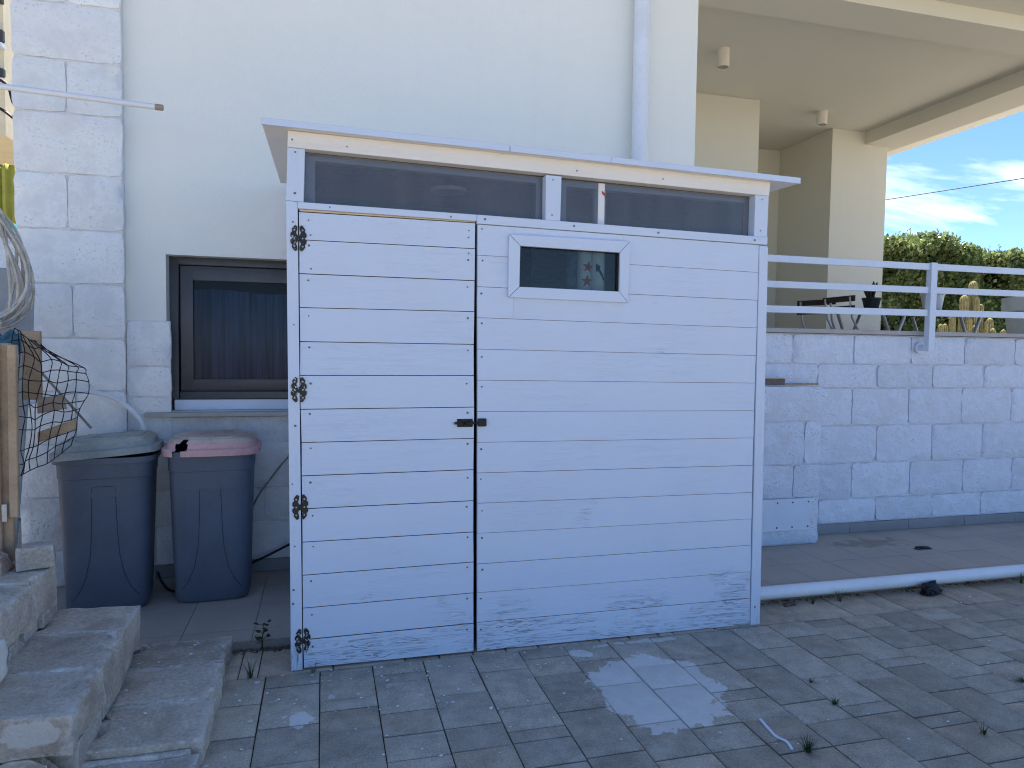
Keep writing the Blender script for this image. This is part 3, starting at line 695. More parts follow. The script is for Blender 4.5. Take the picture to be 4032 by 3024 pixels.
DL = [(0.041, 1.975), (0.043, 1.858), (0.043, 1.716), (0.044, 1.573), (0.046, 1.429), (0.045, 1.285), (0.047, 1.14), (0.051, 0.997), (0.051, 0.853), (0.053, 0.71), (0.054, 0.565), (0.054, 0.42), (0.055, 0.275), (0.056, 0.135), (0.060, 0.009)]
DR = [(0.802, 1.973), (0.802, 1.858), (0.802, 1.715), (0.802, 1.576), (0.801, 1.428), (0.803, 1.287), (0.806, 1.143), (0.806, 1.0), (0.806, 0.856), (0.807, 0.713), (0.808, 0.568), (0.811, 0.428), (0.812, 0.283), (0.814, 0.14), (0.815, 0.007)]
door = mk('door', BX(0.07, 0.795, 0.026, 0.05, 0.03, 1.955), RAWEDGE, shed)
G = 0.0017
for i in range(14):
    a, b, c, d = DL[i], DR[i], DR[i+1], DL[i+1]
    plank([(a[0]+0.003, a[1]-G), (d[0]+0.003, d[1]+G), (c[0], c[1]+G), (b[0], b[1]-G)], random.uniform(-0.0012, 0.0012), 0.022, door)
    zl = a[1]-random.uniform(0.02, 0.035); zr = b[1]-random.uniform(0.02, 0.04)
    screw(a[0]+0.042+random.uniform(-0.004, 0.006), -0.0015, zl, door)
    screw(b[0]-0.03+random.uniform(-0.005, 0.006), -0.0015, zr, door)
    if i in (0, 1): screw(a[0]+0.05, -0.0015, d[1]+0.022, door); screw(b[0]-0.03, -0.0015, zr-0.03, door)
PL_ = [(0.811, 1.968), (0.812, 1.83), (0.813, 1.689), (0.814, 1.549), (0.816, 1.407), (0.818, 1.266), (0.819, 1.123), (0.821, 0.981), (0.822, 0.84), (0.824, 0.7), (0.825, 0.56), (0.826, 0.417), (0.828, 0.282), (0.829, 0.142), (0.831, 0.007)]
PR_ = [(2.262, 1.95), (2.262, 1.812), (2.263, 1.672), (2.263, 1.533), (2.263, 1.393), (2.263, 1.253), (2.263, 1.112), (2.264, 0.973), (2.264, 0.832), (2.265, 0.692), (2.267, 0.555), (2.268, 0.418), (2.271, 0.279), (2.272, 0.14), (2.275, 0.003)]
panel = mk('front_panel', (lambda b: (box(b, 0.84, 2.25, 0.026, 0.05, 0.03, 1.63), box(b, 0.84, 0.96, 0.026, 0.05, 1.63, 1.95), box(b, 1.55, 2.25, 0.026, 0.05, 1.63, 1.94), b)[-1])(bmesh.new()), RAWEDGE, shed)
G = 0.0009
OPX0, OPX1, OPZ0, OPZ1 = 0.985, 1.525, 1.665, 1.905      # hole behind the small window
for i in range(14):
    a, b, c, d = PL_[i], PR_[i], PR_[i+1], PL_[i+1]; y0 = random.uniform(-0.001, 0.001)
    lerp = lambda p, q, x: p[1]+(q[1]-p[1])*(x-p[0])/(q[0]-p[0])
    if i in (0, 1, 2):
        t0, t1 = lerp(a, b, OPX0), lerp(a, b, OPX1); u0, u1 = lerp(d, c, OPX0), lerp(d, c, OPX1)
        plank([(a[0]+0.003, a[1]-G), (d[0]+0.003, d[1]+G), (OPX0, u0+G), (OPX0, t0-G)], y0, 0.022, panel)
        plank([(OPX1, t1-G), (OPX1, u1+G), (c[0], c[1]+G), (b[0], b[1]-G)], y0, 0.022, panel)
        if i == 0: plank([(OPX0+0.0005, t0-G), (OPX0+0.0005, OPZ1), (OPX1-0.0005, OPZ1), (OPX1-0.0005, t1-G)], y0, 0.022, panel)
        if i == 2: plank([(OPX0+0.0005, OPZ0), (OPX0+0.0005, u0+G), (OPX1-0.0005, u1+G), (OPX1-0.0005, OPZ0)], y0, 0.022, panel)
    else:
        plank([(a[0]+0.003, a[1]-G), (d[0]+0.003, d[1]+G), (c[0], c[1]+G), (b[0], b[1]-G)], y0, 0.022, panel)
    screw(a[0]+0.022+random.uniform(-0.004, 0.006), -0.0013, a[1]-random.uniform(0.02, 0.04), panel)
board('corner_post', [(-0.007, 2.0175), (0.009, 0.004), (0.056, 0.004), (0.039, 2.0145)], -0.006, 0.05, SHEDV, shed)
board('corner_post', [(2.2635, 1.947), (2.2775, -0.004), (2.332, -0.006), (2.312, 1.943)], -0.006, 0.05, SHEDV, shed)
for z in (1.93, 1.50, 1.07, 0.82, 0.55, 0.36, 0.30): screw(0.02+random.uniform(-0.006, 0.008), -0.0075, z, shed)
screw(2.298, -0.0075, 0.095, shed)
board('lintel_trim', [(0.0395, 2.0145), (0.0395, 1.9875), (0.808, 1.980), (0.808, 2.009)], -0.008, 0.05, SHED, shed)
board('door_stop', [(0.046, 1.9865), (0.046, 1.978), (0.803, 1.9755), (0.803, 1.9795)], 0.004, 0.05, RAWTRIM, shed, 0.0)
board('window_rail', [(0.8095, 2.009), (0.8095, 1.9695), (2.304, 1.951), (2.305, 1.989)], -0.010, 0.05, SHED, shed)
for x, z in ((0.17, 2.0), (0.69, 1.992), (0.845, 1.99), (1.27, 1.985), (1.70, 1.978), (2.23, 1.97)): screw(x, -0.0115 if x > 0.8 else -0.0095, z, shed)
board('window_upright', [(-0.001, 2.2375), (-0.007, 2.0185), (0.063, 2.0155), (0.069, 2.2355)], -0.004, 0.05, SHEDV, shed)
board('window_mullion', [(1.131, 2.211), (1.132, 2.0055), (1.204, 2.0045), (1.207, 2.2095)], -0.004, 0.05, SHEDV, shed)
board('window_upright', [(2.231, 2.196), (2.230, 1.991), (2.305, 1.990), (2.308, 2.1945)], -0.004, 0.05, SHEDV, shed)
for x, z in ((0.03, 2.22), (0.028, 2.05), (1.165, 2.19), (1.163, 2.03), (2.27, 2.175), (2.265, 2.02)): screw(x, -0.0055, z, shed)
board('header', [(0.001, 2.307), (-0.001, 2.2385), (2.308, 2.1955), (2.313, 2.265)], -0.0065, 0.05, HEADW, shed)
for x, z in ((0.018, 2.27), (1.28, 2.24), (1.72, 2.235), (0.24, 2.26)): screw(x, -0.008, z, shed)
# strip window panes in their rebated inner frames
def stripwin(x0, x1, zt0, zt1, zb0, zb1):
    f = bmesh.new(); t = 0.045
    prism(f, [(x0, zt0), (x0, zb0), (x0+t, zb0), (x0+t, zt0)], 0.051, 0.095)
    prism(f, [(x1-0.03, zt1), (x1-0.03, zb1), (x1, zb1), (x1, zt1)], 0.051, 0.095)
    zz = lambda x: zt0+(zt1-zt0)*(x-x0)/(x1-x0)
    prism(f, [(x0+t, zz(x0+t)), (x0+t, zz(x0+t)-0.03), (x1-0.03, zz(x1-0.03)-0.03), (x1-0.03, zz(x1-0.03))], 0.051, 0.095)
    o = mk('strip_window', f, SHED, shed, 0.0)
    mk('pane', PR([(x0-0.01, zt0+0.01), (x0-0.01, zb0-0.01), (x1+0.01, zb1-0.01), (x1+0.01, zt1+0.01)], 0.0505, 0.0508), PLEXI, o)
stripwin(0.064, 1.131, 2.2355, 2.2125, 2.005, 2.0)
stripwin(1.206, 2.231, 2.2095, 2.195, 2.0, 1.99)
# small mitred window
SO = [(0.957, 1.929), (1.552, 1.928), (1.548, 1.637), (0.956, 1.644)]; SI = [(1.010, 1.879), (1.501, 1.872), (1.501, 1.689), (1.008, 1.694)]
sw = mk('small_window', (lambda b: (box(b, 0.99, 1.52, 0.012, 0.0135, 1.67, 1.90), b)[-1])(bmesh.new()), GLASS, shed)
for i in range(4):
    k = (i+1) % 4; e = 0.0006
    cx = (SO[i][0]+SO[k][0])/4+(SI[i][0]+SI[k][0])/4; cz = (SO[i][1]+SO[k][1]+SI[i][1]+SI[k][1])/4
    q = [(p[0]+(cx-p[0])*0.006, p[1]+(cz-p[1])*0.006) for p in (SO[i], SI[i], SI[k], SO[k])]
    board('frame_board', q, -0.018, -0.0025, SHED if i % 2 == 0 else SHEDV, sw, 0.0015)
    l = bmesh.new(); prism(l, [SI[i], (SI[i][0]+(1 if i in (0, 3) else -1)*-0.004, SI[i][1]), SI[k], SI[k]][:1]+[SI[i], SI[k]][1:]+[((SI[k][0]*0.98+1.255*0.02), (SI[k][1]*0.98+1.78*0.02)), ((SI[i][0]*0.98+1.255*0.02), (SI[i][1]*0.98+1.78*0.02))], -0.0024, 0.0115)
    mk('glazing_bead', l, ALUD, sw)
# hinges
HP = [(a*1.15, b*1.1) for a, b in [(0.002, 0.044), (0.010, 0.050), (0.016, 0.043), (0.022, 0.034), (0.020, 0.026), (0.026, 0.018), (0.027, 0.008), (0.020, 0.0), (0.027, -0.008), (0.026, -0.018), (0.020, -0.026), (0.022, -0.034), (0.016, -0.043), (0.010, -0.050), (0.002, -0.044), (0.003, -0.030), (0.007, -0.022), (0.003, -0.012), (0.0, -0.010), (0.0, 0.010), (0.003, 0.012), (0.007, 0.022), (0.003, 0.030)]]
for x, z in ((0.0425, 1.863), (0.0425, 1.224), (0.048, 0.719), (0.057, 0.133)):
    bm = bmesh.new()
    for s in (-1, 1):
        poly = [(x+s*(px+0.002), z+pz_) for px, pz_ in HP]
        prism(bm, poly, -0.0095 if s < 0 else -0.0042, -0.0065 if s < 0 else -0.0015)
    tube(bm, [(x, -0.009, z-0.012), (x, -0.009, z+0.012)], 0.004, 8)
    h_ = mk('hinge', bm, HINGE, shed)
    for s in (-1, 1):
        for q in (-0.034, 0.0, 0.034):
            o = bpy.data.objects.new('screw', scme2); link(o, h_); o.location = Vector((x+s*0.0165, -0.0105 if s < 0 else -0.0052, z+q))-org(h_); o.scale = (0.7, 1, 0.7)
# bolt latch
lt = mk('bolt_latch', PR([(0.728, 1.090), (0.728, 1.053), (0.800, 1.053), (0.800, 1.090)], -0.0045, -0.0016), BLACKM, shed, 0.001)
bm = bmesh.new(); tube(bm, [(0.714, -0.011, 1.071), (0.846, -0.011, 1.071)], 0.0055, 10); tube(bm, [(0.765, -0.011, 1.071), (0.765, -0.032, 1.066)], 0.004, 8); mk('bolt', bm, BLACKM, lt)
for x in (0.738, 0.790): mk('guide', BX(x-0.008, x+0.008, -0.0185, -0.0046, 1.060, 1.082), BLACKM, lt, 0.003)
mk('keeper', BX(0.822, 0.862, -0.0165, -0.0018, 1.055, 1.091), BLACKM, lt, 0.003)
# roof, sides, back, inside
roof = bmesh.new()
v = [(-0.097, -0.045, 2.309), (2.449, -0.045, 2.257), (2.449, 1.22, 2.305), (-0.097, 1.22, 2.357)]
A = [roof.verts.new(p) for p in v]; B = [roof.verts.new((p[0], p[1], p[2]+0.018)) for p in v]
roof.faces.new(A[::-1]); roof.faces.new(B)
for i in range(4): roof.faces.new((A[i], A[(i+1) % 4], B[(i+1) % 4], B[i]))
rf = mk('roof', roof, HEADW, shed)
zr = lambda x: 2.309+(2.257-2.309)*(x+0.097)/2.546
for x0, x1, dy in ((-0.100, 0.943, 0), (0.947, 1.429, 0.001), (1.4305, 2.452, 0)):
    board('edge_board', [(x0, zr(x0)-0.001), (x1, zr(x1)-0.001), (x1, zr(x1)+0.028), (x0, zr(x0)+0.026)], -0.0565+dy, -0.0455, SHED, rf, 0.0012)

zroof = lambda x, y: 2.309-0.02042*(x+0.097)+0.03794*(y+0.045)-0.0012
def sidewall(x0, x1):
    bm = bmesh.new(); vv = []
    for x in (x0, x1): vv.append([bm.verts.new(q) for q in ((x, 0.0502, 0.02), (x, 1.20, 0.045), (x, 1.20, zroof(x, 1.20)), (x, 0.0502, zroof(x, 0.0502)))])
    bm.faces.new(vv[0]); bm.faces.new(vv[1][::-1])
    for k in range(4): bm.faces.new((vv[0][k], vv[1][k], vv[1][(k+1) % 4], vv[0][(k+1) % 4]))
    mk('side_wall', bm, SHEDV, shed)
sidewall(0.004, 0.026); sidewall(2.29, 2.312)
mk('back_wall', PR([(0.0265, 0.045), (2.2895, 0.045), (2.2895, zroof(2.29, 1.18)), (0.0265, zroof(0.0265, 1.18))], 1.18, 1.20), PLY, shed)
mk('ceiling_panel', PR([(0.028, 2.285), (2.289, 2.239), (2.289, 2.246), (0.028, 2.292)], 0.0975, 1.178), PLY, shed)
mk('shed_floor', BX(0.03, 2.288, 0.29, 1.178, SZ+0.001, SZ+0.02), PLY, shed)
mk('inner_partition', BX(0.2, 1.25, 0.80, 0.815, SZ+0.021, 2.19), PLY, shed)
mk('inner_shelf', BX(1.252, 2.286, 0.62, 0.64, SZ+0.021, 2.16), PLY, shed)
sl = mk('round_lamp', (lambda b: (lathe(b, [(0.02, 0.0), (0.085, 0.004), (0.09, 0.012), (0.09, 0.02)], (0.743, 0.35, 2.173), 28), b)[-1])(bmesh.new()), WHITEP); tag(sl, 'round white lamp under the shed ceiling behind the long strip window', 'lamp')

# paper rolls standing inside, seen through the panes
def on_cyl(pts, cx, cy, r, z0, off=0.0015):
    out = []
    for a, z in pts:
        an = -math.pi/2 + a/r; out.append((cx+(r+off)*math.cos(an), cy+(r+off)*math.sin(an), z0+z))
    return out
def decal(name, pts, cx, cy, r, z0, mat, parent):
    """flat print wrapped on the roll: outline and fan both subdivided so that it follows the curve"""
    bm = bmesh.new(); mx_ = sum(p[0] for p in pts)/len(pts); mz_ = sum(p[1] for p in pts)/len(pts); out = []
    for a, b in zip(pts, pts[1:]+pts[:1]):
        for k in range(3): out.append((a[0]+(b[0]-a[0])*k/3, a[1]+(b[1]-a[1])*k/3))
    rg = []
    for q in (0.05, 0.35, 0.7, 1.0): rg.append([bm.verts.new(p) for p in on_cyl([(mx_+(x-mx_)*q, mz_+(z-mz_)*q) for x, z in out], cx, cy, r, z0, 0.002)])
    n_ = len(out)
    for a, b in zip(rg, rg[1:]):
        for k in range(n_): bm.faces.new((a[k], a[(k+1) % n_], b[(k+1) % n_], b[k]))
    return mk(name, bm, mat, parent, sharp=3)
def star(cx_, cz_, s, rot=0.1):
    return [(cx_+s*(1 if i % 2 == 0 else 0.42)*math.sin(rot+i*math.pi/5), cz_+s*(1 if i % 2 == 0 else 0.42)*math.cos(rot+i*math.pi/5)) for i in range(10)]
def roll(name, lab, x, y, r, z0, z1, mat):
    t = thing(name, lab, 'paper roll', (x, y, z0))
    bm = bmesh.new(); lathe(bm, [(r, 0), (r, z1-z0), (r*0.8, z1-z0), (r*0.78, z1-z0-0.1)], (x, y, z0), 28); mk('paper', bm, mat, t); return t
t = roll('paper_roll', 'white wrapping paper roll with red stars behind the small shed window', 1.356, 0.078, 0.036, 1.05, 1.985, PAPERW)
for k, z in enumerate((0.688, 0.755, 0.93)): decal('star', star(0.004+0.004*(k % 2), z, 0.031, 0.15*k), 1.356, 0.078, 0.036, 1.05, STAR, t)
t = roll('paper_roll', 'plain white tube with a black arrow behind the small shed window', 1.428, 0.080, 0.034, 1.05, 2.205, PAPERW)
ar = [(-0.022, 0.775), (-0.001, 0.762), (-0.007, 0.754), (0.026, 0.700), (0.019, 0.692), (-0.014, 0.744), (-0.021, 0.736)]
decal('arrow', ar, 1.428, 0.080, 0.034, 1.05, ARROW, t)
decal('red_stripe', [(0.0, 1.12), (0.03, 1.10), (0.03, 1.085), (0.0, 1.105)], 1.428, 0.080, 0.034, 1.05, STAR, t)
t = roll('paper_roll', 'dark patterned paper roll left of the starred roll in the shed', 1.300, 0.10, 0.03, 1.05, 2.02, PAPERD)

# ------------------------------------------------------------------ bins
def bin_(lab, cx, yf, rot, wtop, wbot, dtop, dbot, htop, lidmat, lidtop, lidlab, tiltx, tilty, liftz, hole=False):
    t = thing('rubbish_bin', lab, 'bin', (0, 0, 0)); t.location = (cx, yf+dtop/2, SZ)
    o0 = Vector(t.location); n = 5.0; SEG = 72
    def rings(bm, prof, cap0=True, cap1=True, nn=n):
        rg = []
        for a, b, z, yo in prof:
            rg.append([bm.verts.new((*(Vector(sup(a, b, nn, 2*math.pi*k/SEG))+Vector((0, yo))), z)) for k in range(SEG)])
        for p, q in zip(rg, rg[1:]):
            for k in range(SEG): bm.faces.new((p[k], p[(k+1) % SEG], q[(k+1) % SEG], q[k]))
        if cap0: bm.faces.new(rg[0][::-1])
        if cap1: bm.faces.new(rg[-1])
        return rg
    wt, wb, dt, db = wtop/2, wbot/2, dtop/2, dbot/2; H = htop
    f = lambda z: (wb+(wt-wb)*z/H, db+(dt-db)*z/H)
    pr = [(wb-0.03, db-0.03, 0.0, 0), (wb-0.008, db-0.008, 0.006, 0), (*f(0.03), 0.03, 0)]
    for z in (0.2, 0.4, 0.6, H-0.115): pr.append((*f(z), z, 0))
    a, b = f(H-0.11); pr += [(a-0.003, b-0.003, H-0.112, 0), (a-0.003, b-0.003, H-0.108, 0), (a+0.004, b+0.004, H-0.104, 0)]
    a, b = f(H-0.03); pr += [(a+0.004, b+0.004, H-0.03, 0), (a+0.02, b+0.02, H-0.028, 0), (a+0.02, b+0.02, H, 0), (a-0.002, b-0.002, H, 0), (a-0.006, b-0.006, H-0.2, 0)]
    bm = bmesh.new(); rings(bm, pr, True, True)
    for v in bm.verts: v.co += o0
    body = mk('body', bm, BIN, t, sharp=0.7)
    # moulded arch lines on the front
    zs = [0.075, 0.09, 0.13, 0.2, 0.3, 0.42, 0.55, 0.655]
    xl = [0.155, 0.14, 0.112, 0.085, 0.066, 0.058, 0.054, 0.052]
    pts = [(-x*wtop/0.44, z) for x, z in zip(xl, zs)]+[(x*wtop/0.44, z) for x, z in zip(xl[::-1], zs[::-1])]
    def front(x, z):
        a, b = f(z); c = min(0.999, abs(x)/a); return Vector((x, -b*(1-c**n)**(1/n)-0.0004, z))
    dense = []
    for (x0, z0), (x1, z1) in zip(pts, pts[1:]):
        for k in range(6): dense.append(front(x0+(x1-x0)*k/6, z0+(z1-z0)*k/6)+o0)
    bm = bmesh.new(); tube(bm, dense, 0.0016, 5); mk('moulded_line', bm, BINLINE, t)
    # lid
    a, b = f(H); a += 0.034; b += 0.034
    lp = [(a-0.006, b-0.006, -0.034, 0), (a, b, -0.034, 0), (a, b, -0.004, 0), (a-0.003, b-0.003, 0.0, 0), (a-0.018, b-0.018, 0.002, 0), (a-0.022, b-0.022, 0.006, 0), (a-0.027, b-0.027, 0.030, 0), (a-0.052, b-0.052, 0.050, 0), (a-0.058, b-0.058, 0.051, 0), (a-0.075, b-0.075, 0.051, 0), (a-0.080, b-0.080, 0.057, 0), (a-0.10, b-0.10, 0.058, 0), (a-0.15, b-0.15, 0.058, 0)]
    bm = bmesh.new(); SEG = 140
    rings(bm, lp, False, True, 4.0)
    for fc in bm.faces:
        if fc.calc_center_median().z > 0.035: fc.material_index = 1
    if hole:
        kill = []
        for fc in bm.faces:
            c = fc.calc_center_median()
            if c.y < -b+0.075 and -a < c.x < 0:
                u = c.x+a; w_ = noise.noise(Vector((c.x*60, c.z*60, 3)))*0.006
                if 0.086+w_ < u < 0.140-w_ and c.z > -0.006 and c.y < -b+0.050+w_: kill.append(fc)
                elif 0.070+w_*0.3 < u < 0.118-(c.z+0.034)*0.3 and c.z <= -0.006: kill.append(fc)
        bmesh.ops.delete(bm, geom=kill, context='FACES')
    if tiltx or tilty:
        bmesh.ops.rotate(bm, verts=bm.verts, matrix=Matrix.Rotation(tiltx, 3, 'X') @ Matrix.Rotation(tilty, 3, 'Y'))
    for v in bm.verts:
        v.co.z += H+0.012+liftz + 0.0025*noise.noise(v.co*5); v.co += o0
    lid = mk('lid', bm, None, t, sharp=0.3, mats=[lidmat, lidtop]); lid['label'] = lidlab
    # raised rib across the lid
    for xo in (-0.05, 0.05):
        bm = bmesh.new()
        pts = []
        for k in range(17):
            u = -1+2*k/16; p = Vector((xo*(1+1.4*abs(u)**2), u*(b-0.085), 0.0575))
            p = Matrix.Rotation(tiltx, 3, 'X') @ Matrix.Rotation(tilty, 3, 'Y') @ p; p.z += H+0.012+liftz; pts.append(p+o0)
        tube(bm, pts, 0.0035, 6); mk('rib', bm, lidtop, lid)
    t.rotation_euler = (0, 0, rot)
    return t
bin_('slate blue bin with a cracked pink lid right of the green lidded bin', -0.440, 0.80, R(3), 0.425, 0.375, 0.42, 0.33, 0.815, LIDP, LIDPT, 'faded pink lid with a hole broken in its front edge', 0, 0, 0.0, True)
bin_('slate blue bin with a tilted grey green lid beside the stone steps', -0.945, 0.76, R(7), 0.435, 0.38, 0.44, 0.36, 0.80, LIDG, LIDGT, 'grimy grey green lid sitting askew', R(-2), R(-4.0), 0.02)

# ------------------------------------------------------------------ stone steps
st = thing('stone_steps', 'worn tufa stone steps climbing to the left beside the bins', 'steps', (-0.7, -0.3, 0))
sn = 50
def stone(x0, x1, y0, y1, z0, z1, mat=STONE, amp=0.009, cuts=11, chips=6, freq=6, lab=None):
    global sn
    sn += 1; o = mk('stone', rock(x0, x1, y0, y1, z0, z1, amp, cuts, sn, freq, chips), mat, st, sharp=0.5)
    if lab: o['label'] = lab
    return o
stone(-0.645, -0.258, -0.03, 0.245, -0.03, 0.086); stone(-0.64, -0.255, -0.335, -0.035, -0.03, 0.088); stone(-0.635, -0.248, -0.635, -0.342, -0.03, 0.084)
stone(-0.63, -0.25, -0.93, -0.665, -0.04, 0.052, STONE2); stone(-0.80, -0.635, -0.95, -0.70, -0.04, 0.03, STONER)
stone(-0.96, -0.612, -0.135, 0.145, 0.095, 0.298); stone(-0.96, -0.597, -0.45, -0.141, 0.10, 0.296); stone(-0.97, -0.585, -0.785, -0.457, 0.165, 0.292, STONE, 0.009, 6, 5)
stone(-0.78, -0.600, -0.70, -0.46, 0.03, 0.160, STONE2, 0.004); stone(-0.80, -0.64, -0.765, -0.72, 0.0, 0.155, STONE2, 0.004)
stone(-0.84, -0.805, -0.78, -0.70, -0.01, 0.12, STONE2, 0.008, 4, 1)
stone(-1.30, -0.972, -0.80, -0.46, 0.17, 0.295); stone(-1.30, -0.90, -0.70, -0.60, -0.02, 0.15, STONER)
stone(-1.30, -0.925, -0.135, 0.135, 0.34, 0.505); stone(-1.28, -0.905, -0.44, -0.142, 0.345, 0.50)
for y0, y1, x in ((-0.05, 0.12, -0.905), (-0.20, -0.055, -0.912), (-0.36, -0.205, -0.90), (-0.46, -0.365, -0.905)): stone(-1.1, x-0.01, y0, y1, 0.292, 0.345, STONE2, 0.006, 4, 1)
stone(-1.30, -0.95, -0.40, 0.13, -0.02, 0.29); stone(-0.95, -0.64, -0.45, 0.10, -0.02, 0.09)
for (x0, x1, y, z0, z1) in ((-0.63, -0.29, -0.0325, 0.0, 0.083), (-0.62, -0.28, -0.3385, 0.0, 0.083), (-0.62, -0.28, -0.65, -0.02, 0.06), (-0.94, -0.63, -0.138, 0.1, 0.293), (-0.94, -0.62, -0.4535, 0.1, 0.292), (-1.25, -0.95, -0.1385, 0.35, 0.497)):
    mk('mortar', rock(x0, x1, y-0.012, y+0.012, z0, z1, 0.006, 7, int(abs(y*1000)), 14, 0), MORT, st, sharp=0.6)
def loose(lab, x0, x1, y0, y1, z0, z1, mat, seed, amp=0.012, chips=3, rz=0.0):
    o = mk('loose_stone', rock(x0, x1, y0, y1, z0, z1, amp, 5, seed, 7, chips), mat, sharp=0.7); o.rotation_euler = (0, 0, rz); return tag(o, lab, 'stone', 'loose stones on the steps')
loose('chunky grey stone on the top step by the green lidded bin', -1.035, -0.905, 0.02, 0.12, 0.506, 0.60, STONE2, 91, 0.010, 3, R(14))
loose('reddish broken stone on the top step under the wooden gate', -1.22, -1.055, -0.04, 0.11, 0.506, 0.572, STONER, 92, 0.016)
loose('thumb sized pale stone lying in the corner of the second step', -0.615, -0.575, -0.44, -0.405, 0.0865, 0.112, STONE2, 93, 0.006)

# ------------------------------------------------------------------ clutter by the steps
wg = thing('wooden_gate', 'weathered pine gate frame with a steel hinge at the left edge', 'gate', (-1.12, 0.15, 0.51))
mk('stile', BX(-1.40, -1.085, 0.155, 0.185, 0.507, 1.405), WOODG, wg, 0.003)
mk('batten', PR([(-1.082, 1.40), (-1.086, 0.70), (-1.055, 0.698), (-1.050, 1.40)], 0.125, 0.150), WOODG, wg, 0.003)
mk('batten', BX(-1.40, -1.118, 0.130, 0.152, 0.507, 1.41), WOODG, wg, 0.003)
mk('hinge', BX(-1.112, -1.093, 0.122, 0.128, 0.683, 0.755), STEEL, wg, 0.001)
mk('brace', PR([(-1.052, 0.975), (-0.905, 1.035), (-0.905, 1.078), (-1.052, 1.022)], 0.33, 0.345), WOODG, wg, 0.003)
mk('back_board', PR([(-1.06, 1.10), (-0.95, 1.12), (-0.96, 1.18), (-1.06, 1.17)], 0.36, 0.372), CARD, wg)
mk('back_post', BX(-1.12, -1.05, 0.375, 0.395, 1.16, 1.46), WOODG, wg)
mk('post', BX(-1.47, -1.38, 0.47, 0.56, 0.041, 2.05), WOODG, wg, 0.004)
mk('hook', TB([(-1.385, 0.515, 1.985), (-1.27, 0.50, 1.975), (-1.255, 0.50, 1.995)], 0.006, 8), STEEL, wg)
# net
net = bmesh.new(); NU, NV = 9, 11; P = []
for j in range(NV+1):
    row = []; v_ = j/NV
    for i in range(NU+1):
        u = i/NU
        bul = math.sin(min(1, v_*1.25)*math.pi*0.5)
        xr = -0.90 + 0.02*math.sin(v_*5) - 0.05*max(0, v_-0.75)*4*0.4
        if v_ < 0.18: xr = -1.03+(v_/0.18)*0.135
        x = -1.13+(xr+1.13)*u; zt = 1.475 - 0.10*u**2; zb = 0.865 + 0.11*u
        if v_ > 0.74: zb -= 0.03
        z = zt+(zb-zt)*v_ - 0.015*math.sin(u*math.pi)
        y = 0.30 - 0.10*math.sin(u*math.pi)*bul + 0.10*u
        jn = noise.noise_vector(Vector((i*0.55, j*0.5, 2.0)))*0.022
        row.append(Vector((x, y, z))+jn)
    P.append(row)
for j in range(NV+1): tube(net, catmull(P[j], 3), 0.0021, 4)
for i in range(NU+1): tube(net, catmull([P[j][i] for j in range(NV+1)], 3), 0.0021, 4)
nb = mk('net', net, ROPE); tag(nb, 'dark wide mesh net hanging over the wooden gate', 'net')
# coil of grey cable
ct = bmesh.new(); rc = random.Random(5)
for k in range(11):
    ph = rc.uniform(-0.03, 0.03); a = 0.115+rc.uniform(-0.02, 0.022); b = 0.245+rc.uniform(-0.02, 0.02); dy = rc.uniform(-0.03, 0.03)
    pts = []
    for s in range(41):
        an = 2*math.pi*s/40; w1 = 1-0.38*math.sin(an)
        pts.append((-1.282+a*w1*math.cos(an)+0.02*math.sin(an)*k/11+0.02*math.sin(an*2+k), 0.5+dy+0.01*math.sin(3*an+k), 1.735+b*math.sin(an)+ph))
    tube(ct, pts, 0.0065, 6)
tag(mk('cable_coil', ct, COILM), 'bundled coil of grey cable hanging at the left edge', 'cable')
bm = TB([(-2.4, 0.9, 2.699), (-0.655, 0.9, 2.626)], 0.0145, 14); bx2 = thing('metal_rod', 'white metal rod sticking out across the pilaster at upper left', 'rod', (-1.2, 0.9, 2.63))
mk('tube', bm, PVC, bx2); mk('support_post', TB([(-2.4, 0.9, 0.041), (-2.4, 0.9, 2.76)], 0.02, 12), PVC, bx2); mk('rusty_end', TB([(-0.69, 0.9, 2.6274), (-0.6535, 0.9, 2.6259)], 0.0153, 14), CARD, bx2)
tag(mk('white_hose', TB(catmull([(-1.42, 0.55, 1.06), (-1.33, 0.8, 1.09), (-1.25, 1.05, 1.125), (-1.12, 1.16, 1.15), (-0.98, 1.2, 1.11), (-0.88, 1.2, 1.03), (-0.83, 1.2, 0.94), (-0.81, 1.2, 0.75), (-0.80, 1.22, 0.06)], 7), 0.0125, 10), PVC), 'bent white hose arching from the net down behind the bins', 'hose')
tag(mk('grey_stick', TB([(-1.13, 0.62, 1.27), (-0.985, 0.82, 0.985)], 0.006, 8), CABLEG), 'thin grey stick slanting behind the net to the green lidded bin', 'stick')
tag(mk('wall_cable', TB(catmull([(0.02, 1.30, 0.82), (-0.06, 1.29, 0.745), (-0.16, 1.27, 0.62), (-0.26, 1.25, 0.46), (-0.34, 1.24, 0.2), (-0.36, 1.24, SZ+0.006)], 6), 0.0055, 8), CABLEG), 'grey cable running down the wall behind the pink lidded bin', 'cable')
tag(mk('black_cable', TB(catmull([(0.02, 1.28, 0.24), (-0.06, 1.25, 0.215), (-0.17, 1.22, 0.17), (-0.29, 1.2, 0.12), (-0.40, 1.17, 0.055), (-0.55, 1.1, SZ+0.008), (-0.66, 1.05, SZ+0.008), (-0.74, 1.18, 0.06), (-0.78, 1.25, 0.10)], 6), 0.007, 8), BLACKM), 'black cable between wall and floor behind the pink lidded bin', 'cable')
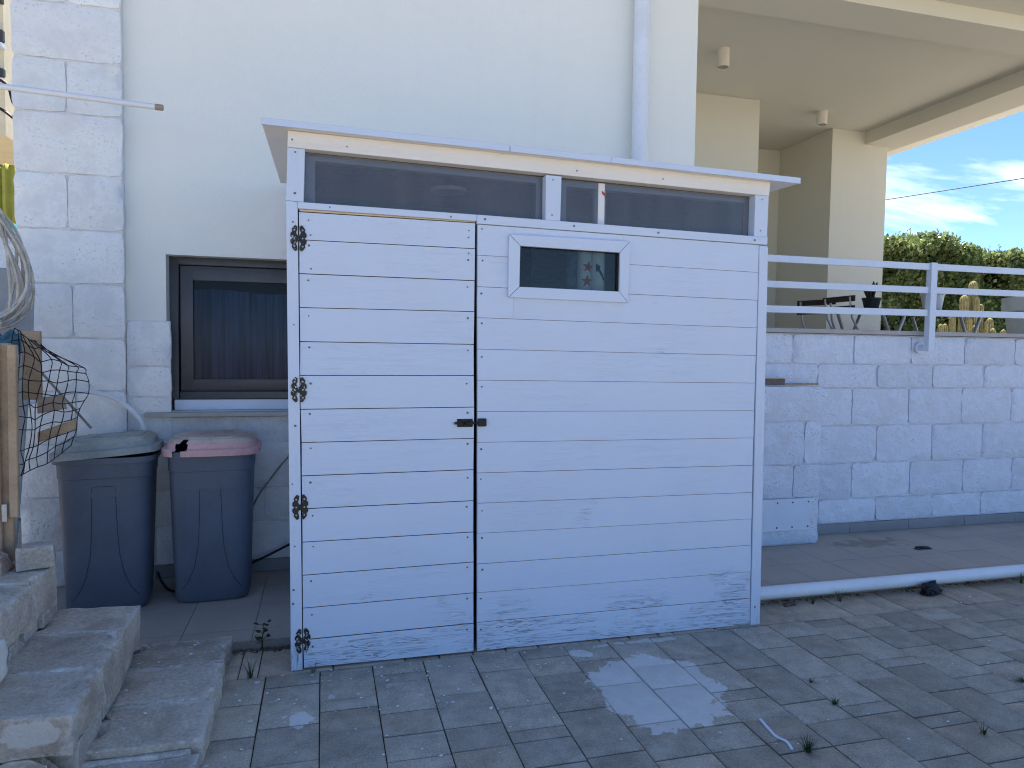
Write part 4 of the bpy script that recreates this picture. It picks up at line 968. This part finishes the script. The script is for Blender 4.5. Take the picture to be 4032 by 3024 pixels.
# blue cloth, grey panel, white jug
bc = bmesh.new(); gr = []
for j in range(13):
    gr.append([bc.verts.new((-1.30+0.21*i/12, 0.42+0.02*noise.noise(Vector((i*0.4, j*0.4, 1))), 1.37+0.10*j/12*(0.8+0.4*noise.noise(Vector((i*0.5, 1, 1))))+0.012*noise.noise(Vector((i*0.6, j*0.6, 5))))) for i in range(13)])
for j in range(12):
    for i in range(12): bc.faces.new((gr[j][i], gr[j][i+1], gr[j+1][i+1], gr[j+1][i]))
geo = bmesh.ops.extrude_face_region(bc, geom=bc.faces[:]); bmesh.ops.translate(bc, verts=[e for e in geo['geom'] if isinstance(e, bmesh.types.BMVert)], vec=(0, 0.012, 0))
tag(mk('blue_cloth', bc, BLUEF, sharp=2), 'crumpled blue cloth on top of the wooden gate', 'cloth')
bm = PR([(-1.75, 0.041), (-1.32, 0.041), (-1.20, 1.40), (-1.19, 1.66), (-1.26, 1.76), (-1.75, 1.76)], 0.72, 0.735); tag(mk('plastic_board', bm, GREYP, None, 0.004), 'smooth grey panel behind the cable coil', 'panel')
wb = bmesh.new(); lathe(wb, [(0.02, 0), (0.05, 0.006), (0.055, 0.02), (0.045, 0.035), (0.03, 0.04)], (-1.26, 0.40, 1.475), 20); tag(mk('white_bowl', wb, WHITEP), 'small white dish on the blue cloth under the cable coil', 'dish')
bm = rock(-0.98, -0.868, -0.62, -0.48, 0.298, 0.43, 0.016, 6, 77, 9, 2); bmesh.ops.smooth_vert(bm, verts=bm.verts, factor=0.5); tag(mk('white_bag', bm, WHITEP, sharp=1.2), 'creased cream plastic bag on the second step at the left edge', 'bag')
# yard behind, left of the pilaster
tw_ = bmesh.new(); gr = []
for i in range(25):
    u = i/24; x = -2.20+0.20*u; y = 3.0+0.02*math.sin(u*19)+0.012*math.sin(u*41)
    gr.append([tw_.verts.new((x, y, z+0.01*math.sin(u*7))) for z in (2.31, 2.40, 2.5, 2.6, 2.68, 2.735)])
for a, b in zip(gr, gr[1:]):
    for k in range(5): tw_.faces.new((a[k], b[k], b[k+1], a[k+1]))
geo = bmesh.ops.extrude_face_region(tw_, geom=tw_.faces[:]); bmesh.ops.translate(tw_, verts=[e for e in geo['geom'] if isinstance(e, bmesh.types.BMVert)], vec=(0, 0.02, 0))
tag(mk('towel', tw_, YELL, sharp=2), 'yellow green towel hanging left of the pilaster', 'towel')
tag(mk('clothes_line', TB([(-2.9, 3.01, 2.742), (-1.47, 3.01, 2.735)], 0.004, 6), CABLEG), 'thin line the yellow towel hangs from', 'line')
tag(mk('white_garden_wall', rock(-7.0, -1.75, 3.3, 3.5, 0.0, 2.27, 0.004, 5, 5), BLOCK), 'low white wall of the yard left of the pilaster', 'wall')
cr_ = thing('turquoise_crate', 'turquoise plastic crate on the white yard wall by the towel', 'crate', (-2.38, 3.38, 2.275))
mk('crate_shell', (lambda b: (box(b, -2.45, -2.235, 3.31, 3.33, 2.275, 2.40), box(b, -2.45, -2.235, 3.45, 3.47, 2.275, 2.40), box(b, -2.45, -2.43, 3.33, 3.45, 2.275, 2.40), box(b, -2.255, -2.235, 3.33, 3.45, 2.275, 2.40), box(b, -2.43, -2.255, 3.33, 3.45, 2.275, 2.29), b)[-1])(bmesh.new()), TURQ, cr_, 0.004)
mk('crate_rim', (lambda b: (box(b, -2.46, -2.225, 3.30, 3.309, 2.385, 2.41), b)[-1])(bmesh.new()), TURQ, cr_)
nh = thing('neighbour_house', 'cream neighbouring house with dark balcony bands at upper left', 'building', (-6, 11, 0))
mk('wall', BX(-9.5, -4.62, 9.6, 15, 4.62, 9.0), NBR, nh); mk('ground_floor', BX(-9.5, -6.0, 10.6, 15, 0, 4.618), NBR, nh)
for z0, z1 in ((6.02, 6.20), (5.50, 5.62), (6.6, 6.75), (7.3, 7.45)): mk('balcony_band', BX(-9.5, -4.60, 9.5, 9.598, z0, z1), NBD, nh, 0.01)
for z in (5.98, 5.45): mk('balcony_edge', BX(-9.5, -4.59, 9.44, 9.598, z-0.06, z), WHITEM, nh)
tag(mk('hanging_wires', TB(catmull([(-5.2, 9.3, 5.4), (-4.5, 9.2, 5.33), (-4.3, 9.1, 4.95), (-4.0, 9.0, 4.75)], 6), 0.03, 6), BLACKM), 'dark cables sagging from the neighbouring house', 'cable')
tag(mk('hanging_wires', TB(catmull([(-4.9, 9.0, 5.0), (-4.45, 9.0, 4.85), (-4.15, 9.0, 4.62), (-3.9, 9.0, 4.6)], 6), 0.022, 6), BLACKM), 'lower dark cable below the sagging ones at upper left', 'cable')

# ------------------------------------------------------------------ small things round the shed and slab
t = thing('wood_offcuts', 'dark wood offcut with thin paint stirring sticks on the block housing', 'wood', (3.2, 1.2, 1.186))
mk('offcut', BX(2.98, 3.285, 1.145, 1.20, 1.1835, 1.228), WOODD, t, 0.003)
mk('stick', BX(3.10, 3.425, 1.150, 1.172, 1.2285, 1.233), RAWTRIM, t); mk('stick', PR([(3.28, 1.1835), (3.56, 1.1835), (3.56, 1.1985), (3.28, 1.1965)], 1.140, 1.158), WOODG, t, 0.002)
def scrap(name, lab, c, s, seed, flat=0.4, mat=BLACKM, cat='plastic scrap'):
    bm = bmesh.new(); bmesh.ops.create_icosphere(bm, subdivisions=3, radius=1.0); sdv = Vector((seed, seed*2, 0))
    for v in bm.verts:
        v.co += noise.noise_vector(v.co*1.7+sdv)*0.75; v.co = Vector((v.co.x*s[0], v.co.y*s[1], abs(v.co.z)*s[2]))+Vector(c)
    return tag(mk(name, bm, mat, sharp=0.5), lab, cat)
scrap('plastic_scrap', 'torn black plastic scrap against the white floor pipe', (3.60, 0.165, 0.0), (0.075, 0.035, 0.055), 3)
scrap('plastic_scrap', 'black plastic bit lying on the tiled slab', (4.23, 0.85, SZ+0.001), (0.05, 0.03, 0.012), 8)
scrap('plastic_scrap', 'dark lump of debris beside the shed corner under the floor pipe', (2.66, 0.20, 0.0), (0.04, 0.018, 0.010), 12, 0.4, DIRT)
# dirt line under the slab edge
db_ = bmesh.new(); rr = random.Random(2)
for k in range(240):
    x = rr.uniform(2.36, 5.6) if k % 3 else rr.uniform(-0.26, 0.0); y = 0.272-abs(rr.gauss(0, 0.022)); s = rr.uniform(0.002, 0.007)
    mtx = Matrix.Translation((x, y, rr.uniform(0.0, 0.004))) @ Matrix.Rotation(rr.uniform(0, 6), 4, 'Z') @ Matrix.Diagonal((s*2.2, s, s*0.7, 1))
    bmesh.ops.create_icosphere(db_, subdivisions=1, radius=1.0, matrix=mtx)
d_ = mk('dirt_crumbs', db_, DIRT); tag(d_, 'dark soil crumbs along the foot of the slab', 'dirt', kind='stuff')
def tuft(lab, x, y, z, n, h, spread, seed, mat=WEED, group='weeds in the paving joints', name='weed_tuft'):
    bm = bmesh.new(); r = random.Random(seed)
    for k in range(n):
        a = r.uniform(0, 6.28); ln = h*r.uniform(0.5, 1.1); le = r.uniform(0.1, 1.0)*spread; w_ = r.uniform(0.0012, 0.0026)
        d = Vector((math.cos(a), math.sin(a), 0)); s = Vector((-d.y, d.x, 0))*w_; b0 = Vector((x, y, z))+d*r.uniform(0, 0.012)
        prev = None
        for q in range(4):
            t_ = q/3; p = b0+d*le*t_**1.6+Vector((0, 0, ln*t_*(1-0.25*t_*le/h if h else 1))); ws = s*(1-t_*0.92)
            cur = (bm.verts.new(p-ws), bm.verts.new(p+ws))
            if prev: bm.faces.new((prev[0], prev[1], cur[1], cur[0]))
            prev = cur
    return tag(mk(name, bm, mat, sharp=3), lab, 'weed', group)
tuft('grass tuft in the paving between steps and shed door', -0.155, -0.02, 0.0, 26, 0.095, 0.06, 1)
tuft('dry grass clump at the foot of the shed door post', 0.10, -0.03, 0.0, 12, 0.05, 0.05, 2, DRYG)
tuft('grass tuft under the floor pipe nearest the shed', 2.80, 0.185, 0.0, 16, 0.05, 0.04, 3)
tuft('sparse grass growing over the floor pipe', 2.98, 0.18, 0.0, 18, 0.09, 0.05, 4)
tuft('green tuft by the white strip of debris on the paving', 1.80, -1.06, 0.0, 60, 0.055, 0.06, 5)
tuft('grass sprig at the lower right corner of the paving', 2.52, -1.12, 0.0, 22, 0.05, 0.05, 6)
tuft('dark green weed flat in the joint at far right', 3.07, -0.83, 0.0, 60, 0.02, 0.07, 7)
tuft('tiny weed in a joint right of the paint splash', 2.16, -0.62, 0.0, 26, 0.018, 0.03, 8)
tuft('small green weed in the joint below the tiny one', 2.13, -0.80, 0.0, 34, 0.03, 0.035, 9)
tuft('wispy weed beside the floor pipe at right edge', 4.32, 0.19, 0.0, 14, 0.10, 0.03, 10)
tuft('thin weed in the joint at the right edge of the paving', 3.02, -1.03, 0.0, 22, 0.03, 0.04, 12)
# broad leaved weed on the slab edge
wd = thing('broad_weed', 'small broad leaved weed at the slab edge left of the shed', 'weed', (-0.13, 0.26, 0.0))
mk('stem', TB([(-0.13, 0.262, 0.0), (-0.132, 0.258, 0.05), (-0.122, 0.255, 0.10)], [0.004, 0.003, 0.002], 6), WEED, wd)
rw = random.Random(4)
for k in range(15):
    z = rw.uniform(0.03, 0.125); a = rw.uniform(0, 6.28); ln = rw.uniform(0.016, 0.03); b0 = Vector((-0.128, 0.258, z)); d = Vector((math.cos(a), math.sin(a), rw.uniform(0.0, 0.6))).normalized(); s = d.cross(Vector((0, 0, 1))).normalized(); n_ = s.cross(d)
    bm = bmesh.new(); c0 = b0+d*0.02
    ring = [bm.verts.new(c0+d*ln*(0.5-0.5*math.cos(q))+s*ln*0.38*math.sin(q)+n_*0.004*math.sin(q*2)) for q in (2*math.pi*i/8 for i in range(8))]
    bm.faces.new(ring); tube(bm, [b0, c0], 0.0009, 4); mk('leaf', bm, WEED, wd, sharp=3)
# white strip of debris, paint chips and petals
wsb = bmesh.new(); pts = catmull([(1.761, -0.835, 0.003), (1.750, -0.90, 0.004), (1.745, -0.959, 0.003), (1.757, -1.0, 0.006), (1.748, -1.045, 0.003)], 5)
for a, b in zip(pts, pts[1:]):
    q = [a+Vector((-0.005, 0, 0)), a+Vector((0.005, 0, 0.001)), b+Vector((0.005, 0, 0.001)), b+Vector((-0.005, 0, 0))]; vs2 = [wsb.verts.new(p) for p in q]; wsb.faces.new(vs2)
bmesh.ops.remove_doubles(wsb, verts=wsb.verts, dist=1e-5); geo = bmesh.ops.extrude_face_region(wsb, geom=wsb.faces[:]); bmesh.ops.translate(wsb, verts=[e for e in geo['geom'] if isinstance(e, bmesh.types.BMVert)], vec=(0, 0, 0.003))
tag(mk('sealant_strip', wsb, WHITEM), 'curled white strip lying on the paving right of the splash', 'debris')
cf = bmesh.new(); rr = random.Random(11)
for k in range(230):
    if k < 120: x, y = rr.uniform(-0.2, 1.3), -abs(rr.gauss(0, 0.33))-0.03
    elif k < 190: x, y = rr.uniform(0.5, 4.0), rr.uniform(-1.2, 0.1)
    else: x, y = rr.uniform(-0.6, -0.28), rr.uniform(-0.8, 0.2)
    z = 0.003 if x > -0.24 else 0.09
    s = rr.uniform(0.003, 0.0075); an = rr.uniform(0, 3.1); nn = rr.choice((5, 6, 7))
    e = rr.uniform(0.5, 0.9); tl = rr.uniform(-0.3, 0.3)
    vs3 = [cf.verts.new((x+s*math.cos(an+6.283*i/nn)*rr.uniform(0.8, 1.1), y+s*e*math.sin(an+6.283*i/nn), z+s*tl*math.cos(6.283*i/nn)+0.0005)) for i in range(nn)]
    cf.faces.new(vs3)
tag(mk('paint_flakes', cf, PAPERW), 'scattered white paint flakes on paving and steps', 'flakes', kind='stuff')

# ------------------------------------------------------------------ terrace furniture and plants
def chair(lab, cx, cy, rot):
    t = thing('folding_chair', lab, 'chair', (cx, cy, 1.15), 'folding chairs on the terrace')
    o = Vector((cx, cy, 1.15)); Rm = Matrix.Rotation(rot, 3, 'Z')
    def add(name, bm, mat, bev=0.0):
        bmesh.ops.rotate(bm, verts=bm.verts, matrix=Rm); bmesh.ops.translate(bm, verts=bm.verts, vec=o); mk(name, bm, mat, t, bev)
    for z0, z1 in ((0.757, 0.812), (0.665, 0.718)): add('back_slat', BX(-0.215, 0.215, -0.215-0.02*(z1-0.6), -0.2, z0, z1), DARKSLAT, 0.002)
    for s in (-1, 1):
        b = bmesh.new(); tube(b, [(s*0.17, 0.19, 0.0), (s*0.17, -0.19, 0.60), (s*0.17, -0.225, 0.80)], 0.011, 8); add('back_leg', b, STEEL)
        b = bmesh.new(); tube(b, [(s*0.19, -0.20, 0.0), (s*0.19, 0.17, 0.45)], 0.011, 8); add('front_leg', b, STEEL)
    for k in range(6): add('seat_slat', BX(-0.19, 0.19, -0.15+0.06*k, -0.105+0.06*k, 0.45, 0.464), DARKSLAT, 0.002)
chair('dark slatted folding chair on the terrace nearer the shed', 5.268, 3.171, R(-71.3))
chair('dark slatted folding chair on the terrace nearer the black pot', 5.179, 2.657, R(-90))
tb = thing('terrace_table', 'dark slatted table with crossed metal legs on the terrace', 'table', (6.2, 3.05, 1.15))
Rm = Matrix.Rotation(R(6), 3, 'Z'); o = Vector((6.2, 3.05, 1.15))
def tadd(name, bm, mat, bev=0.0):
    bmesh.ops.rotate(bm, verts=bm.verts, matrix=Rm); bmesh.ops.translate(bm, verts=bm.verts, vec=o); mk(name, bm, mat, tb, bev)
for k in range(8): tadd('top_slat', BX(-0.75, 0.75, -0.36+0.09*k, -0.28+0.09*k, 0.70, 0.722), DARKSLAT, 0.002)
for x in (-0.55, 0.55):
    for s in (-1, 1):
        b = bmesh.new(); tube(b, [(x-0.16*s, -0.28, 0.0), (x+0.16*s, -0.28, 0.69)], 0.017, 8); tadd('leg', b, STEEL)
        b = bmesh.new(); tube(b, [(x-0.16*s, 0.28, 0.0), (x+0.16*s, 0.28, 0.69)], 0.017, 8); tadd('leg', b, STEEL)
def pot(name, lab, c, r0, r1, h, mat, rim=0.012, soil=True):
    t = thing(name, lab, 'plant pot', c)
    bm = bmesh.new(); lathe(bm, [(r0, 0), (r1-rim*0.3, h*0.82), (r1+rim, h*0.84), (r1+rim, h), (r1-rim*0.2, h), (r1-rim, h*0.9)], c, 32); mk('shell', bm, mat, t)
    if soil:
        bm = bmesh.new(); lathe(bm, [(r1-rim*1.1, h*0.9), (r1*0.5, h*0.93)], c, 20); mk('soil', bm, SOIL, t)
    return t
t = pot('plant_pot', 'small black pot with a dark succulent on the terrace table', (5.60, 2.93, 1.873), 0.066, 0.088, 0.115, POTB, 0.004)
rs = random.Random(9)
for k in range(9):
    a = rs.uniform(0, 6.28); rr_ = rs.uniform(0.01, 0.05); h = rs.uniform(0.09, 0.19)
    p0 = Vector((5.60+rr_*math.cos(a), 2.93+rr_*math.sin(a), 1.98)); p1 = p0+Vector((0.05*math.cos(a)*rs.uniform(-0.3, 1), 0.05*math.sin(a), h))
    mk('succulent_leaf', TB([p0, p0.lerp(p1, 0.5), p0.lerp(p1, 0.85), p1], [0.008, 0.012, 0.013, 0.004], 7), SUCC, t)
pot('plant_pot', 'white pot on the terrace table behind the railing post', (6.55, 3.1, 1.873), 0.085, 0.115, 0.225, POTW, 0.008)
t = pot('plant_pot', 'large pale grey pot on the terrace at the right edge', (6.82, 1.99, 1.15), 0.28, 0.385, 0.815, POTG, 0.022)
cactus = thing('cactus_clump', 'clump of yellow spined column cacti lit by the sun beyond the terrace', 'cactus', (9.7, 5.5, 1.0))
rk = random.Random(12)
for (x, y, zt, r) in ((9.79, 5.5, 2.557, 0.085), (9.63, 5.5, 2.337, 0.080), (9.86, 5.42, 2.199, 0.055), (9.20, 5.5, 1.884, 0.05), (9.30, 5.52, 1.891, 0.05), (9.416, 5.5, 2.035, 0.058), (9.60, 5.38, 1.991, 0.058), (10.145, 5.5, 2.0, 0.066), (10.05, 5.58, 2.03, 0.045), (9.69, 5.36, 1.87, 0.036), (9.75, 5.40, 2.313, 0.06), (9.84, 5.30, 1.93, 0.04), (10.3, 5.4, 1.82, 0.05), (9.98, 5.3, 1.83, 0.05)):
    r *= 0.72; bm = bmesh.new(); h = zt-1.0; rgs = []; ribs = 11; seg = ribs*4
    zs = [0, h*0.2, h*0.4, h*0.6, h*0.8, h-2.2*r, h-1.3*r, h-0.7*r, h-0.3*r, h-0.08*r, h]; rs_ = [0.9, 1, 0.96, 1.02, 0.97, 1.0, 0.95, 0.78, 0.52, 0.26, 0.04]
    lean = rk.uniform(-0.03, 0.03)
    for z, q in zip(zs, rs_):
        rgs.append([bm.verts.new((x+lean*(z-h)+r*q*(1+0.14*math.cos(ribs*2*math.pi*k/seg))*math.cos(2*math.pi*k/seg), y+r*q*(1+0.14*math.cos(ribs*2*math.pi*k/seg))*math.sin(2*math.pi*k/seg), 1.0+z)) for k in range(seg)])
    for a, b in zip(rgs, rgs[1:]):
        for k in range(seg): bm.faces.new((a[k], a[(k+1) % seg], b[(k+1) % seg], b[k]))
    bm.faces.new(rgs[-1]); mk('stem', bm, CACT, cactus, sharp=1.6)
# hedge
hd = thing('hedge', 'tall dense green hedge in the sun beyond the terrace', 'hedge', (14.5, 9.5, 1.0))
prof = [(9.0, 3.72), (11.28, 3.74), (11.81, 3.71), (12.51, 3.90), (12.88, 3.84), (13.38, 3.67), (14.01, 3.62), (15.1, 3.60), (17, 3.7), (22, 3.6)]
def htop(x):
    for (a, za), (b, zb) in zip(prof, prof[1:]):
        if a <= x <= b: return za+(zb-za)*(x-a)/(b-a)
    return 3.6
rh = random.Random(21)
def leafmesh(n, mode):
    vs_, fs_ = [], []
    while len(fs_) < n:
        x = rh.uniform(9.2, 19.5); top = htop(x)+0.10*noise.noise(Vector((x*1.7, 0, 0)))
        dep = rh.random()**2.0*0.7
        lump = 0.28*noise.noise(Vector((x*1.5, 3, 0)))
        if mode == 'top':
            y = rh.uniform(8.7, 10.6); z = top-rh.random()**1.5*0.30+0.15*noise.noise(Vector((x*2.2, y*2.2, 7)))
        else:
            z = rh.uniform(1.0, top); y = 8.75+dep+0.30*noise.noise(Vector((x*1.4, z*1.6, 4)))+lump*0.3+0.22*max(0, (z-top+0.5))
            if noise.noise(Vector((x*2.3, z*2.5, 9))) < -0.18 and rh.random() < 0.85: continue
        ln = rh.uniform(0.06, 0.125); wd_ = ln*rh.uniform(0.28, 0.42)
        d = Vector((rh.gauss(0, 0.7), rh.gauss(-0.35, 0.6), rh.gauss(0.55, 0.6))).normalized(); s = d.cross(Vector((rh.gauss(0, 1), rh.gauss(0, 1), rh.gauss(0, 1)))).normalized()*wd_
        b0 = Vector((x, y, z)); k = len(vs_)
        vs_ += [b0, b0+d*ln*0.5+s, b0+d*ln, b0+d*ln*0.5-s]; fs_.append((k, k+1, k+2, k+3))
    return vs_, fs_
for name, n, mode, mt in (('foliage', 52000, 'side', LEAF), ('young_foliage', 16000, 'top', LEAF2), ('foliage', 16000, 'top', LEAF), ('young_foliage', 9000, 'side', LEAF2)):
    vs_, fs_ = leafmesh(n, mode); o_ = Vector((14.5, 9.5, 1.0))
    me = bpy.data.meshes.new(name); me.from_pydata([tuple(v-o_) for v in vs_], [], fs_); me.materials.append(mt); me.update()
    o = bpy.data.objects.new(name, me); link(o, hd); o['kind'] = 'stuff'
vs_, fs_ = [], []
for k in range(260):      # upright young shoots along the top
    x = rh.uniform(9.4, 19.0); y = rh.uniform(8.9, 10.2); hb = htop(x)-0.12+0.1*noise.noise(Vector((x*1.7, 0, 0))); hh = rh.uniform(0.12, 0.34); lx = rh.uniform(-0.06, 0.06)
    for q in range(11):
        f_ = q/10; b0 = Vector((x+lx*f_, y, hb+hh*f_)); d = Vector((rh.gauss(0, 0.6), rh.gauss(0, 0.6), 0.9)).normalized(); s_ = d.cross(Vector((rh.gauss(0, 1), rh.gauss(0, 1), 0.1))).normalized()*0.016; ln = rh.uniform(0.05, 0.09); k0 = len(vs_)
        vs_ += [b0, b0+d*ln*0.5+s_, b0+d*ln, b0+d*ln*0.5-s_]; fs_.append((k0, k0+1, k0+2, k0+3))
me = bpy.data.meshes.new('young_shoots'); me.from_pydata([tuple(v-Vector((14.5, 9.5, 1.0))) for v in vs_], [], fs_); me.materials.append(LEAF2); me.update()
o = bpy.data.objects.new('young_shoots', me); link(o, hd); o['kind'] = 'stuff'
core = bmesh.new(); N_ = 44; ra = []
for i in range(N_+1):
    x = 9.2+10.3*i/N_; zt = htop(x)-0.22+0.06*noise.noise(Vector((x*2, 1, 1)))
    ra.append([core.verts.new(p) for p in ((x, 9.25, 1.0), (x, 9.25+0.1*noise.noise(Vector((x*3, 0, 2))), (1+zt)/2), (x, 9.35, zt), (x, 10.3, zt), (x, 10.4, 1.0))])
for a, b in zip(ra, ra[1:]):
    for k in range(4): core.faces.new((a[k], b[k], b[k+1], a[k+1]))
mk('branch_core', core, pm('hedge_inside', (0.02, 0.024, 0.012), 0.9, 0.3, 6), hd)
for k in range(16):
    x = 9.6+0.62*k; bmt = TB([(x, 9.15, 1.0), (x+rh.uniform(-0.1, 0.1), 9.1, 1.8), (x+rh.uniform(-0.2, 0.2), 9.0, 2.7)], [0.04, 0.03, 0.015], 7); mk('trunk', bmt, TWIG, hd)
tag(mk('overhead_wire', TB([(6.0, 19.57, 4.42), (14.06, 12.0, 5.377), (16.19, 10.0, 5.63), (24.0, 2.67, 6.56)], 0.011, 6), BLACKM), 'thin overhead wire crossing the blue sky at right', 'wire')
